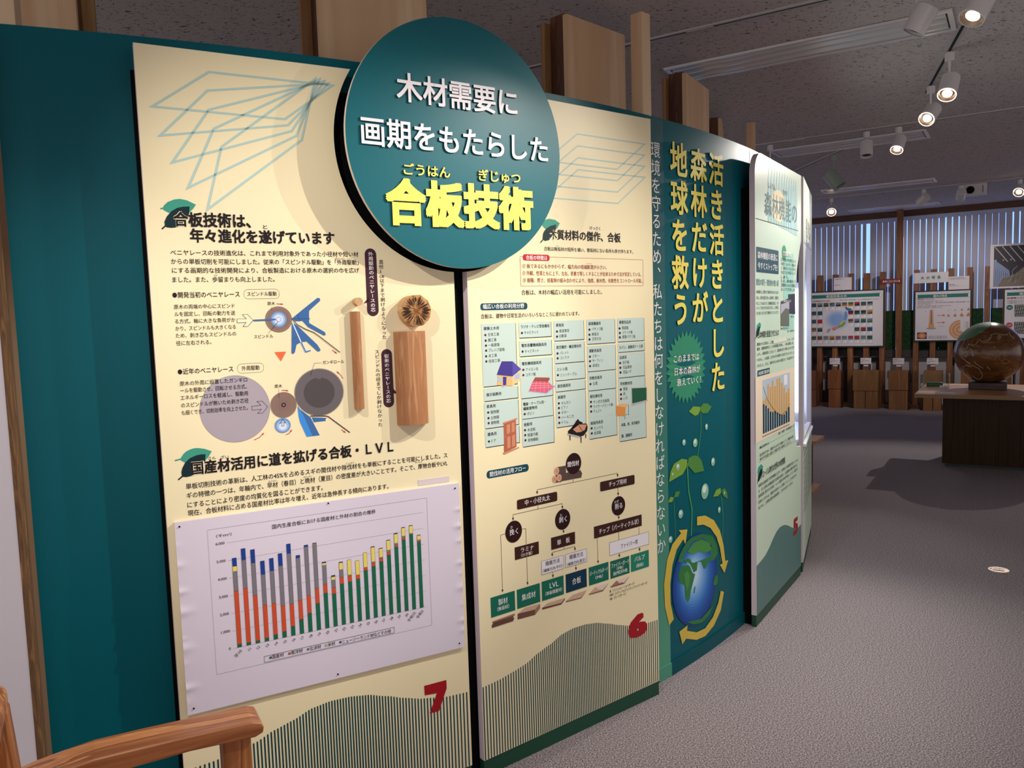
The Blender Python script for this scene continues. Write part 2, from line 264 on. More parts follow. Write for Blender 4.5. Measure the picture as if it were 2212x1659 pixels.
# ---- layout of the printed graphics, in millimetres on each board (u right, v up)
DATA={
'p7_fan':[('L',[(34,2057.6),(174.7,2158.5),(501.3,2159.7),(364.2,2055.5)],5.5,'line',1,1),('L',[(47.8,1986.7),(168.5,2110.8),(490.1,2164.2),(371.9,2040)],5.5,'line',1,1),('L',[(72,1921),(168.8,2061.9),(477.3,2168.5),(381.5,2025.3)],5.6,'line',1,1),('L',[(106.1,1858.7),(178.5,2014.4),(464.5,2171.3),(393.1,2013.3)],5.7,'line',1,1),('L',[(150.4,1805),(195,1969.1),(453.3,2171.6),(407.4,2003.3)],5.7,'line',1,1)],
'p7_leaf1':[('L',[(36.7,1802.5),(43.4,1803.9)],3.3,'leafl',1,0),('P',[(41.9,1804.3),(46.9,1812.4),(55.1,1820.3),(71.2,1827.4),(84.9,1829.4),(101,1826.5),(122.8,1816.3),(115.2,1805.3),(105.5,1795.8),(80.3,1792.5),(55.6,1792.9),(44.9,1799)],'leafl',1),('L',[(37,1751.1),(46.9,1760.4)],3.3,'leafd',2,0),('P',[(44.6,1759.1),(44.2,1769.9),(50.6,1783.2),(62.6,1797.2),(76.7,1806.1),(91.6,1809.8),(106.9,1810.8),(104.9,1793.4),(97.6,1778.7),(82.8,1760.1),(71.3,1756.2),(59.9,1754.7),(48.8,1755.7)],'leafd',2)],
'p7_leaf2':[('L',[(30.1,1150.3),(43.4,1152.8)],3.6,'leafl',1,0),('P',[(42.5,1152.5),(52.7,1166.5),(59.8,1172.1),(68.6,1175.8),(78.1,1177.9),(87.5,1177.8),(104.5,1173.8),(122.3,1165.3),(114.6,1153),(105.2,1142),(71.5,1140.3),(54.6,1142.3),(46.4,1147.8)],'leafl',1),('L',[(34.9,1098.5),(45.6,1106.7)],3.7,'leafd',2,0),('P',[(44.6,1105.6),(43.7,1117.7),(46.9,1128.4),(54.6,1142.3),(67.1,1152.8),(82.9,1158.5),(95,1159.9),(106.2,1159),(104.2,1140.2),(94.4,1120.8),(69.3,1105.2),(55.5,1103.3)],'leafd',2)],
'p7_head':[('T','合板技術は、',65.8,258.2,1777.5,36,'ink',4,0.03),('T','合',65.8,100.3,1777.4,36,'cream2',3,0.06),('T','年々進化を遂げています',102.9,485.3,1736.2,34.5,'ink',3,0.03),('T','と',289.4,301.1,1763.2,11.6,'ink',3,0.01)],
'p7_head2':[('T','国産材活用に道を拡げる合板・ＬＶＬ',68.8,632.3,1124.7,34.1,'ink',4,0.03),('T','国',68.8,101.5,1124.5,34.1,'cream2',3,0.06),('T','こく',73.7,94.1,1146.7,7.4,'leafk',3,0.004),('T','さん',111.6,131.7,1147.4,8.9,'ink',3,0.004),('T','ざい',144,164.7,1146,9,'ink',3,0.004)],
'p7_text':[('T','ベニヤレースの技術進化は、これまで利用対象外であった小径材や短い材',53.3,552.6,1691.9,14.5,'ink',2,0.008),('T','からの単板切削を可能にしました。従来の「スピンドル駆動」を「外周駆動」',53.3,552.1,1669,14.5,'ink',2,0.008),('T','にする画期的な技術開発により、合板製造における原木の選択の巾を広げ',54.2,553.1,1646,14.5,'ink',2,0.008),('T','ました。また、歩留まりも向上しました。',53.4,312.8,1622.2,14.5,'ink',2,0.008),('T','がいしゅう',485,511,1679.4,5.3,'ink',2,0.005),('T','くどう',518.4,532.2,1679.9,5.3,'ink',2,0.005),('T','ぶど',155.4,165.8,1633.2,5,'ink',2,0.005),('T','●開発当初のベニヤレース',51.2,218.6,1582.5,15.5,'ink',2,0.012),('R',229.7,1569.3,323.2,1594.9,11,'ink',1,0.6),('T','スピンドル駆動',238.1,315.8,1582.6,12.1,'ink',2,0.005),('T','原木の両端の中心にスピンド',52.7,203.8,1551.8,12.1,'ink',2,0.005),('T','ルを固定し、回転の動力を送',53,204,1533.1,12.1,'ink',2,0.005),('T','る方式。軸に大きな負荷がか',53,203.3,1514.3,12.1,'ink',2,0.005),('T','かり、スピンドルも大きくなる',53.2,203.3,1495.6,12.2,'ink',2,0.005),('T','ため、剥き芯もスピンドルの',52.7,203.3,1477.2,12.2,'ink',2,0.005),('T','径に左右される。',52.3,139.3,1457.5,12.2,'ink',2,0.005),('T','●近年のベニヤレース',51.6,190.3,1382.8,15.2,'ink',2,0.012),('R',201,1369.5,270.1,1394.7,11,'ink',1,0.6),('T','外周駆動',212.1,259,1382.5,13,'ink',2,0.005),('T','原木の外周に設置したガンギロ',54.3,224.3,1351.5,12.6,'ink',4,0.005),('T','ールを駆動させ、回転させる方式。',54.8,222.1,1333.1,12.6,'ink',4,0.005),('T','エネルギーロスを軽減し、駆動用',54.3,224.4,1314.3,12.6,'ink',4,0.005),('T','のスピンドルが無いため剥き芯径',54.5,224.8,1294.4,12.6,'ink',4,0.005),('T','も細くでき、切削効率を向上させた。',54.4,221.8,1274.7,12.7,'ink',4,0.005),('T','単板切削技術の革新は、人工林の45%を占めるスギの間伐材や除伐材をも単板にすることを可能にしました。ス',52.5,806.7,1078.1,15.8,'ink',2,0.009),('T','ギの特徴の一つは、年輪内で、早材（春目）と晩材（夏目）の密度差が大きいことです。そこで、厚物合板やLVL',52.8,806.3,1053.4,15.9,'ink',2,0.009),('T','にすることにより密度の均質化を図ることができます。',53,414.9,1028,15.9,'ink',2,0.009),('T','現在、合板材料に占める国産材比率は年々増え、近年は急伸長する傾向にあります。',52.6,611.8,1006,15.9,'ink',2,0.009),('T','そうざい',264.7,287.7,1064.6,4.6,'ink',2,0.005),('T','ばんざい',362,386.2,1064.6,4.7,'ink',2,0.005),('T','じょばつ',487,511,1089.4,4.6,'ink',2,0.005),('T','あつもの',699.7,722.9,1067.1,4.8,'ink',2,0.005)],
'p7_diagram':[('P',[(207.8,1516.2),(232.1,1516),(222.5,1527.5),(235.6,1527.6),(249.4,1511.4),(234.8,1495.5),(222.2,1495.3),(231.1,1506.3),(207.6,1505.9)],'cream2',1),('L',[(207.8,1516.2),(232.1,1516),(222.5,1527.5),(235.6,1527.6),(249.4,1511.4),(234.8,1495.5),(222.2,1495.3),(231.1,1506.3),(207.6,1505.9)],0.9,'ink',2,1),('E',317.5,1511.9,36,35.7,'logb',1),('C',317.5,1511.9,35.8,35.4,0.5,'logk',2),('C',317.5,1511.9,29,28.7,0.5,'logk',2),('C',317.5,1511.9,24.9,24.7,0.5,'logk',2),('E',317.5,1511.7,21.5,21.4,'blue1',3),('E',317.5,1511.7,17.7,17.5,'blue2',4),('E',317.5,1511.7,12.4,12.4,'blue3',5),('P',[(249.7,1513.2),(309.3,1514.2),(309.4,1509.6),(250.3,1509.1)],'blue',5),('E',317.5,1511.9,7.2,7.1,'blue1',6),('E',317.5,1511.9,5.9,5.8,'blue3',7),('P',[(354.1,1513.6),(392.4,1542.9),(427.9,1569.2),(435,1567.9),(435.1,1560.8),(402.4,1533.3),(401.4,1513.4),(404.3,1511),(401.1,1508.8),(401.1,1499.4),(444.3,1471.9),(446.3,1464.7),(441.4,1462.1),(397.6,1487.7),(382.2,1505.8),(363.6,1505.2)],'blue',2),('L',[(369.3,1524.8),(374,1504.9)],0.9,'blued',3,0),('L',[(357.1,1512.4),(401.2,1511.1)],0.9,'blued',3,0),('P',[(352.7,1503.2),(349,1440.5),(347.3,1417.2),(351.7,1414.2),(356.6,1419.1),(362.4,1439.9),(374.4,1446.4),(390.8,1448),(420,1418.4),(425.9,1418.1),(429.3,1422.7),(421,1437.3),(367.6,1493.4)],'blue',2),('L',[(350.5,1454.4),(368.3,1463)],0.9,'blued',3,0),('L',[(353.6,1504.3),(375.5,1446.4)],3.2,'blue3',4,0),('L',[(375.5,1446.4),(386.9,1418.8),(400.7,1422.1)],3.3,'blue4',4,0),('L',[(352.5,1513.7),(367.7,1495.8),(388,1483.4),(413.3,1471.9),(429.3,1459.4),(484.8,1412.8)],2.3,'logk',5,0),('T','原木',289.8,310.5,1555.9,10,'ink',2,0.005),('L',[(314.2,1555),(328.4,1553.5)],1.8,'redl',2,0),('P',[(333.3,1553.1),(325.7,1551.3),(326.3,1556.3)],'redl',2),('L',[(300.5,1547.2),(299.9,1537)],0.7,'ink',6,0),('T','スピンドル',249.2,300.2,1466.7,10.5,'ink',2,0.005),('L',[(315.6,1505.5),(287.2,1474.3)],0.7,'ink',8,0),('L',[(462.6,1420.6),(472.6,1412.2)],1.9,'redl',2,0),('P',[(476.6,1408.9),(468.9,1411.9),(472.3,1415.9)],'redl',2),('P',[(301.4,1422.3),(332.6,1422.2),(317.4,1396)],'orange',2),('E',189.7,1273.8,90.8,90.8,'mauve',1),('C',189.7,1273.8,90.8,90.8,0.3,'mauvek',2),('L',[(232.5,1277.3),(257,1278.4),(246.6,1289.9),(260.6,1289.7),(274.3,1272.7),(259.6,1256.1),(246.6,1256.7),(257.5,1267.4),(232.8,1266.6)],0.9,'ink',3,1),('E',317.8,1274.4,35.6,35.9,'logb',3),('C',317.8,1274.4,35.4,35.6,0.45,'logk',4),('C',317.8,1274.4,31.1,31.4,0.45,'logk',4),('C',317.8,1274.4,27.6,27.8,0.45,'logk',4),('C',317.8,1274.4,23.4,23.6,0.45,'logk',4),('C',317.8,1274.4,20.1,20.3,0.45,'logk',4),('C',317.8,1274.4,16.9,17,0.45,'logk',4),('C',317.8,1274.4,14.1,14.2,0.45,'logk',4),('C',317.8,1274.4,11.7,11.8,0.45,'logk',4),('C',317.8,1274.4,9.6,9.7,0.45,'logk',4),('E',317.8,1274.4,6.6,6.7,'logp',5),('E',317.8,1274.4,3,3.1,'logb',6),('T','原木',296.2,317,1327.8,10,'ink',2,0.005),('L',[(306.3,1320.4),(306.4,1294)],0.7,'ink',7,0),('L',[(314.6,1315),(321.7,1315.4),(329.8,1313.4)],1.9,'redl',2,0),('P',[(334.2,1312.3),(327.1,1311.7),(328.1,1316.2)],'redl',2),('E',312.3,1217.3,21.8,20.9,'blue1',3),('E',312.2,1216.1,16.9,15.9,'blue2',4),('E',312.1,1214.6,10.8,10.1,'blue3',5),('L',[(309.1,1215.6),(310.3,1224.4),(304.2,1223.8),(313.2,1234.5),(320.9,1224.2),(315.5,1224.5),(315.5,1215.8)],1,'ink',6,1),('L',[(319.5,1190.4),(328.4,1193.2),(334.3,1199.9)],1.7,'redl',2,0),('P',[(337.6,1203.8),(334.5,1196.2),(330.7,1199.8)],'redl',2),('L',[(232.6,1184.1),(247.3,1189.8),(257.7,1199)],1.7,'redl',2,0),('P',[(261.4,1202.3),(257.5,1195.4),(254.2,1199.3)],'redl',2),('G',419.5,1302.5,70.9,68.3,'gear',3),('E',419.4,1301.3,44,43,'geard',4),('P',[(414.9,1344.9),(426.1,1344.2),(425.8,1339.3),(414.6,1340)],'gear',5),('T','ガンギロール',433.7,495.1,1386.3,10.7,'ink',2,0.005),('L',[(430,1385.5),(410,1386.1),(397,1352.4)],0.7,'ink',6,0),('L',[(489.6,1336.6),(483.9,1347.4),(475.5,1355.3)],1.7,'redl',2,0),('P',[(471.6,1359),(479.3,1355.4),(475.6,1351.6)],'redl',2),('P',[(355.9,1268.4),(360.5,1221.8),(377.1,1178.6),(414.2,1179.3),(390.2,1233.7),(362.5,1258.1)],'blue',1),('P',[(355.8,1266),(357.8,1236.6),(360.5,1221.8),(377.1,1178.6),(393.4,1178.9),(371.2,1240.3),(362.4,1255.7)],'blue5',2),('P',[(393.8,1232.9),(399.1,1218.2),(433.6,1218.8),(432.5,1222.6),(436.5,1227.2)],'blue',1),('L',[(390.3,1236.7),(434.3,1232.8),(441.6,1230.4),(502,1178.6)],3.2,'logk',2,0),('L',[(477.6,1189.7),(486.4,1181.9)],1.7,'redl',2,0),('P',[(490.5,1178.1),(482.5,1181.8),(486.1,1185.7)],'redl',2)],
'p7_labels':[('R',571.6,1513.4,606.3,1709.2,18,'plum',1,0),('P',[(577.6,1567.9),(561.2,1550.1),(577,1554.4)],'plum',1),('V','外周駆動のベニヤレースの芯',589.4,1693.2,1532,14.1,'white',2,0.012),('V','直径3㎝以下まで剥けるようになった',620.2,1670.8,1450.9,13.5,'plumk',2,0.006),('R',608,1242.2,641.1,1415.3,18,'plum',1,0),('P',[(640.2,1297.5),(654,1279.2),(639.6,1283.9)],'plum',1),('V','従来のベニヤレースの芯',624.2,1394.6,1261.9,14.4,'white',2,0.012),('V','スピンドルの径までしか剥けなかった',595.2,1408.7,1193.3,13.5,'plumk',2,0.006)],
'env':[(11.5,303.4),(73.1,307.5),(136.3,317.4),(188.4,328),(239.6,348.7),(294.3,363.2),(350.5,384.1),(404.8,390.9),(460.2,389.1),(516.7,380.1),(574.4,361.3),(633.6,339.5),(688.2,322.3),(776.1,305.9),(841.2,303.3)],
'p7_no':[('P',[(698,363),(773,363.2),(773,335.6),(744.2,269.1),(712.9,269.8),(739.5,328.5),(698.8,332.5)],'red',4)],
'p6_fan':[('L',[(480.2,2114),(815.6,2115.7),(669.9,2011.9),(334.5,2010.2)],4.2,'line',1,1),('L',[(480.2,2074.3),(815.6,2076),(669.9,1972.2),(334.5,1970.5)],4.2,'line',1,1),('L',[(480.2,2034.1),(815.6,2035.8),(669.9,1932),(334.5,1930.3)],4.2,'line',1,1),('L',[(480.2,1994.1),(815.6,1995.8),(669.9,1892),(334.5,1890.3)],4.2,'line',1,1)],
'p6_leaf':[('L',[(298.8,1798.3),(307.8,1801.2)],3.7,'leafl',1,0),('P',[(306.2,1801.1),(312.6,1808.5),(323.1,1815.8),(333.6,1819.4),(344,1820.9),(369,1818.1),(388.9,1808.1),(376.4,1790.3),(359.4,1784.8),(322.1,1787.9)],'leafl',1),('L',[(300.7,1740.7),(313.4,1751.4)],3.7,'leafd',2,0),('P',[(310.6,1753.4),(313.3,1770.5),(321.1,1781.7),(330.5,1789.8),(349.4,1798.4),(372.7,1803.3),(370,1786.9),(354.4,1762.8),(337.3,1749.7),(320.6,1746.6)],'leafd',2)],
'p6_head':[('T','木質材料の傑作、合板',341.2,680.1,1769.9,32.7,'ink',4,0.02),('T','木',341.2,375.6,1767.3,32.7,'cream2',3,0.06),('T','けっさく',528.3,579.2,1798.9,13,'ink',3,0.006)],
'p6_text':[('T','むく',371.4,380.3,1732.2,4.4,'ink',2,0.005),('T','合板は無垢材の短所を補い、無垢材にない長所も併せ持ちます。',315.5,744.1,1721.7,14.3,'ink',2,0.005),('R',212.1,1597.7,795.7,1693.9,4,'redp',1,1.1),('R',224.1,1680.8,339,1701.2,9,'redp2',2,0),('T','合板の特徴は',236.8,328.1,1690.8,14.7,'white',3,0.012),('T','① 板であるにもかかわらず、幅方向の収縮膨潤が小さい。',221.5,606.4,1663.1,14.9,'redk',2,0.005),('T','② 外観、性質ともに上下、左右、表裏で等しくすることが出来るため寸法が安定している。',220.5,785.8,1640,15,'redk',2,0.005),('T','③ 樹種、厚さ、接着剤の組み合わせにより、強度、耐水性、化粧性をコントロール可能。',221.6,790.3,1616.6,15,'redk',2,0.005),('T','ぼうじゅん',509.1,535,1675.4,4.2,'redk',2,0.005),('T','合板は、木材の幅広い活用を可能にしました。',213.4,580.4,1577,17.1,'ink',2,0.005),('R',46.6,1521.6,237.2,1543.7,9,'teal',1,0),('T','幅広い合板の利用分野',56.5,223.6,1533.6,15.3,'white',2,0.012),('T','合板は、建物や日常生活のいろいろなところに使われています。',47.2,468.6,1503,15.3,'ink',2,0.005),('R',48.5,984,222.1,1009.3,11,'teal',1,0),('T','間伐材の活用フロー',60.7,208.9,996.8,16.7,'white',2,0.012)],
'p6_boxes':[('R',49.4,1277.9,186.1,1477.5,0,'boxk',1,0),('R',46.9,1280.4,184.1,1479.5,0,'box',2,0),('T','建築土木用',55.8,116.2,1464.4,10.7,'ink',3,0.016),('T','主体工事',71.2,116.5,1444.8,11,'ink',3,0.005),('E',61.9,1443.6,4.1,3.9,'bull',3),('T','雑工事',71.6,105.2,1427.3,11,'ink',3,0.005),('E',62.3,1426,4.1,3.9,'bull',3),('T','一般建築',72,117,1411.1,11,'ink',3,0.005),('E',62.7,1410.2,4.1,3.9,'bull',3),('T','プレハブ建築',72.1,136.9,1394.7,11.1,'ink',3,0.005),('E',62.8,1394.4,4.1,3.9,'bull',3),('T','本工事',71.3,105,1377.5,11.1,'ink',3,0.005),('E',62,1376.5,4.1,3.9,'bull',3),('T','仮設工事',71.4,116.8,1360.6,11.1,'ink',3,0.005),('E',62.1,1360.1,4.1,3.9,'bull',3),('R',50.9,1231.6,187.5,1271.8,0,'boxk',1,0),('R',48.4,1234.1,185.5,1273.8,0,'box',2,0),('T','展示装飾用',57.6,117,1253.5,10.8,'ink',3,0.016),('R',50.1,1143.9,187.6,1226.8,0,'boxk',1,0),('R',47.6,1146.4,185.6,1228.8,0,'box',2,0),('T','家具用',57.1,92.7,1216.1,10.8,'ink',3,0.016),('T','箱物類',72,106.3,1196.6,11.2,'ink',3,0.005),('E',62.6,1196.9,4.1,3.9,'bull',3),('T','台物類',72.4,105.6,1178.4,11.2,'ink',3,0.005),('E',63,1178.7,4.1,3.9,'bull',3),('T','脚物類',72.4,105.6,1162.2,11.2,'ink',3,0.005),('E',63,1162.6,4.1,3.9,'bull',3),('R',50.1,1083.7,188.4,1139.3,0,'boxk',1,0),('R',47.6,1086.2,186.4,1141.3,0,'box',2,0),('T','建具用',57.1,92.8,1126.4,10.9,'ink',3,0.016),('T','ドア',71.1,89.9,1103.6,11.2,'ink',3,0.005),('E',61.7,1103.5,4.1,3.9,'bull',3),('R',200.3,1426.8,339.1,1477.5,0,'boxk',1,0),('R',197.8,1429.3,337.1,1479.5,0,'box',2,0),('T','ラジオ・テレビ受信機用',206.3,329.1,1464.8,11.1,'ink',3,0.016),('T','キャビネット',220.3,280.8,1445.6,11.4,'ink',3,0.005),('E',210.3,1444.6,4.4,4,'bull',3),('R',200.7,1365.7,339,1416.6,0,'boxk',1,0),('R',198.2,1368.2,337,1418.6,0,'box',2,0),('T','電気音響機械器具用',206.7,314.4,1403.2,11.1,'ink',3,0.016),('T','キャビネット',220.7,280.6,1384.1,11.5,'ink',3,0.005),('E',210.7,1383.7,4.4,4,'bull',3),('R',200.8,1226.8,339.6,1357.3,0,'boxk',1,0),('R',198.3,1229.3,337.6,1359.3,0,'box',2,0),('T','電気機械器具用',206.4,289.4,1343.5,11.1,'ink',3,0.016),('T','アイロン台',221.6,275,1323.5,11.5,'ink',3,0.005),('E',211.6,1323.4,4.4,4,'bull',3),('T','コタツ板',220.9,264.6,1306.3,11.5,'ink',3,0.005),('E',210.9,1306.1,4.4,4,'bull',3),('R',202.3,1158.2,338.4,1223.6,0,'boxk',1,0),('R',199.8,1160.7,336.4,1225.6,0,'box',2,0),('T','電線・ケーブル用・',206.5,303.1,1209.4,11.2,'ink',3,0.016),('T','繊維貨物用',206.6,266.1,1194.4,11.2,'ink',3,0.016),('T','ボビン',222,253.2,1176.5,11.6,'ink',3,0.005),('E',211.9,1176.6,4.4,4.1,'bull',3),('R',201.7,1065.9,339.4,1156.4,0,'boxk',1,0),('R',199.2,1068.4,337.4,1158.4,0,'box',2,0),('T','船舶用',207.4,242,1141.4,11.3,'ink',3,0.016),('T','木造船',221.1,255.6,1122.3,11.6,'ink',3,0.005),('E',211,1122.9,4.4,4.1,'bull',3),('T','軽量舟艇',221.3,266.9,1105.1,11.6,'ink',3,0.005),('E',211.2,1106.4,4.4,4.1,'bull',3),('T','貨物鋼船',221.5,267.5,1087.6,11.7,'ink',3,0.005),('E',211.3,1089.1,4.4,4.1,'bull',3),('R',351.9,1410.3,489.2,1477.8,0,'boxk',1,0),('R',349.4,1412.8,487.2,1479.8,0,'box',2,0),('T','車両用',358.7,394.2,1465.1,11.5,'ink',3,0.016),('T','鉄道車両',373.7,419.1,1445.3,11.8,'ink',3,0.005),('E',363,1444,4.7,4.1,'bull',3),('T','自動車',373.6,406.8,1428.2,11.8,'ink',3,0.005),('E',362.8,1426.7,4.7,4.2,'bull',3),('R',351.9,1333.4,489.9,1404.5,0,'boxk',1,0),('R',349.4,1335.9,487.9,1406.5,0,'box',2,0),('T','航空機用・輸送資材用',359,473,1390.1,11.5,'ink',3,0.016),('T','パレット',373.7,413.5,1370.3,11.9,'ink',3,0.005),('E',363,1369.3,4.7,4.2,'bull',3),('T','コンテナ',374,416.4,1353.4,11.9,'ink',3,0.005),('E',363.2,1352.6,4.7,4.2,'bull',3),('R',352.2,1274.3,491.2,1329.9,0,'boxk',1,0),('R',349.7,1276.8,489.2,1331.9,0,'box',2,0),('T','ミシン用',358.9,405.9,1314.5,11.6,'ink',3,0.016),('T','ミシンテーブル',372.9,449.7,1294.5,11.9,'ink',3,0.005),('E',362.1,1295.4,4.7,4.2,'bull',3),('R',352.2,1236.4,490,1269.8,0,'boxk',1,0),('R',349.7,1238.9,488,1271.8,0,'box',2,0),('T','厨房器具用',359.1,418.4,1257.3,11.6,'ink',3,0.016),('R',352.2,1113.5,489.7,1232.7,0,'boxk',1,0),('R',349.7,1116,487.7,1234.7,0,'box',2,0),('T','楽器用',358.6,394,1219,11.6,'ink',3,0.016),('T','オルガン',373.8,417.8,1197.8,12,'ink',3,0.005),('E',363,1198.2,4.7,4.2,'bull',3),('T','ピアノ',373.7,403.6,1182.1,12,'ink',3,0.005),('E',362.8,1182,4.7,4.2,'bull',3),('T','ギター',373.9,406.5,1165,12,'ink',3,0.005),('E',363.1,1165.1,4.7,4.2,'bull',3),('T','ハーモニカ',373.8,430.2,1148,12,'ink',3,0.005),('E',363,1149.5,4.7,4.2,'bull',3),('T','ドラム',373.6,404.1,1130.7,12,'ink',3,0.005),('E',362.8,1130.9,4.7,4.2,'bull',3),('R',504.1,1392.5,643.5,1478.4,0,'boxk',1,0),('R',501.6,1395,641.5,1480.4,0,'box',2,0),('T','娯楽機器用',511.1,570.1,1465.9,11.9,'ink',3,0.016),('T','パチンコ板',526.5,581.2,1446.3,12.2,'ink',3,0.005),('E',515,1445,5,4.3,'bull',3),('T','麻雀台',525.9,559.6,1428.8,12.3,'ink',3,0.005),('E',514.4,1427.2,5,4.3,'bull',3),('T','玉突き台',525.9,570.8,1411.9,12.3,'ink',3,0.005),('E',514.4,1410.6,5,4.3,'bull',3),('R',504.3,1295.1,643.2,1385,0,'boxk',1,0),('R',501.8,1297.6,641.2,1387,0,'box',2,0),('T','運動用具用',510.8,570.4,1370,11.9,'ink',3,0.016),('T','スキー',525.8,559.6,1351,12.3,'ink',3,0.005),('E',514.3,1349.9,5,4.3,'bull',3),('T','サーフィン',525.8,577.8,1334.4,12.3,'ink',3,0.005),('E',514.3,1333.9,5,4.3,'bull',3),('T','卓球台',525.7,559.5,1317.5,12.3,'ink',3,0.005),('E',514.2,1316.6,5,4.3,'bull',3),('R',505,1227.2,642.2,1291.4,0,'boxk',1,0),('R',502.5,1229.7,640.2,1293.4,0,'box',2,0),('T','宗教用具用',509.6,570.3,1273.6,12,'ink',3,0.016),('T','仏壇',525.5,548.2,1253.8,12.4,'ink',3,0.005),('E',514,1252.9,5,4.3,'bull',3),('R',505.1,1130,641,1224.7,0,'boxk',1,0),('R',502.6,1132.5,639,1226.7,0,'box',2,0),('T','梱包資材用',510.4,570.2,1208.2,12,'ink',3,0.016),('T','サン付き合板箱',525.9,605.2,1187.2,12.4,'ink',3,0.005),('E',514.3,1189.2,5,4.4,'bull',3),('T','ワイヤーバウンド箱',525.8,623,1170.4,12.4,'ink',3,0.005),('E',514.3,1173.4,5,4.4,'bull',3),('T','チェスト',526.2,565.3,1154.5,12.4,'ink',3,0.005),('E',514.6,1154.9,5.1,4.4,'bull',3),('R',505.4,1055.1,643.7,1130.9,0,'boxk',1,0),('R',502.9,1057.6,641.7,1132.9,0,'box',2,0),('T','絵画用具用',510.6,571.2,1113.1,12.1,'ink',3,0.016),('T','カンバス',526.2,570.6,1093.8,12.5,'ink',3,0.005),('E',514.6,1094.9,5.1,4.4,'bull',3),('T','絵具箱',526.6,559.7,1076,12.5,'ink',3,0.005),('E',514.9,1076.6,5.1,4.4,'bull',3),('R',657.6,1393.4,797.1,1478.6,0,'boxk',1,0),('R',655.1,1395.9,795.1,1480.6,0,'box',2,0),('T','事務用品用',663.9,724.4,1466.1,12.3,'ink',3,0.016),('T','製図板',677.9,712.9,1445.6,12.7,'ink',3,0.005),('E',665.7,1443.9,5.3,4.4,'bull',3),('T','スケッチ板',678.9,733.4,1428.7,12.7,'ink',3,0.005),('E',666.7,1427.4,5.4,4.4,'bull',3),('T','書類バサミ板',678.5,748.1,1412.5,12.7,'ink',3,0.005),('E',666.2,1411.7,5.4,4.4,'bull',3),('R',657.4,1355.6,797.2,1387.3,0,'boxk',1,0),('R',654.9,1358.1,795.2,1389.3,0,'box',2,0),('T','カバン、装飾用ケース用',662.8,786.3,1374.5,12.3,'ink',3,0.016),('R',657.4,1262,796.4,1351.3,0,'boxk',1,0),('R',654.9,1264.5,794.4,1353.3,0,'box',2,0),('T','玩具用',662.7,698.6,1338,12.3,'ink',3,0.016),('T','羽子板',677.4,713,1319,12.7,'ink',3,0.005),('E',665.1,1318.1,5.4,4.5,'bull',3),('T','児童乗物',677.9,725,1301.3,12.8,'ink',3,0.005),('E',665.6,1300.8,5.4,4.5,'bull',3),('T','児童いす',678.4,723.1,1283.9,12.8,'ink',3,0.005),('E',666.1,1283.5,5.4,4.5,'bull',3),('R',657.2,1110.4,797.9,1259.3,0,'boxk',1,0),('R',654.7,1112.9,795.9,1261.3,0,'box',2,0),('T','学校教材用',663,725,1241.5,12.4,'ink',3,0.016),('T','黒板',678.2,701.5,1221.8,12.8,'ink',3,0.005),('E',665.9,1221,5.4,4.5,'bull',3),('T','机',678.7,690.1,1204.2,12.8,'ink',3,0.005),('E',666.3,1203,5.4,4.5,'bull',3),('T','いす',678.7,701,1187.3,12.8,'ink',3,0.005),('E',666.4,1186.7,5.4,4.5,'bull',3),('R',658,1069.1,799,1111.4,0,'boxk',1,0),('R',655.5,1071.6,797,1113.4,0,'box',2,0),('T','本箱、棺、和洋棚用',664.8,761.7,1090.2,12.5,'ink',3,0.016),('R',657.8,1027.7,799.5,1069.6,0,'boxk',1,0),('R',655.3,1030.2,797.5,1071.6,0,'box',2,0),('T','額、額縁用',664.6,719.9,1048.6,12.5,'ink',3,0.016)],
'pic_house':[('P',[(105.1,1313.9),(164.7,1304.4),(162.3,1273.8),(101.9,1281.6)],'hs1',4),('P',[(164.7,1304.4),(201.6,1321.9),(199.2,1292.6),(162.3,1273.8)],'hs2',4),('P',[(123.2,1357),(167.4,1354.4),(164.7,1305.3),(101.3,1315)],'roof1',5),('P',[(167.4,1354.4),(202.5,1326.5),(164.7,1305.3)],'roof2',5),('P',[(126.1,1307.2),(140.3,1305.2),(138,1278.2),(125,1279.8)],'roof1',5),('P',[(106.7,1306.5),(121.9,1305.4),(120.6,1292.3),(106.2,1294)],'blue2',5),('P',[(174.5,1306.8),(195.3,1313.7),(193.9,1297.7),(174,1292.9)],'blue2',5),('P',[(150.6,1302.4),(154.5,1302.1),(154.1,1292.9),(150.2,1293.2)],'blue2',5),('P',[(118,1275.8),(139.3,1280.2),(140.7,1277),(123.6,1273.2)],'gry',5)],
'pic_kotatsu':[('P',[(230.1,1251.8),(251.4,1258.8),(347.2,1261.4),(348.3,1256.8),(310.5,1236.4),(230.8,1249.5)],'per',4),('P',[(251.1,1284),(316.1,1277.6),(340.7,1256.4),(306.4,1239),(232.9,1252.5)],'pink',5),('L',[(246.8,1276.5),(322.1,1269.1)],1.3,'pink2',6,0),('L',[(242.4,1269),(330.3,1262)],1.3,'pink2',6,0),('L',[(238.1,1260.5),(336.4,1255.8)],1.3,'pink2',6,0),('L',[(266.6,1282.2),(257.1,1248.3)],1.3,'pink2',6,0),('L',[(283,1280.7),(281.6,1244.3)],1.3,'pink2',6,0),('L',[(299.5,1279.1),(297.2,1240.8)],1.3,'pink2',6,0),('L',[(318.1,1274.2),(317.1,1245.5)],1.3,'pink2',6,0),('P',[(260.9,1295.3),(322.9,1289.8),(323.9,1283.4),(316.1,1276.6),(251.1,1283.1)],'brn',6)],
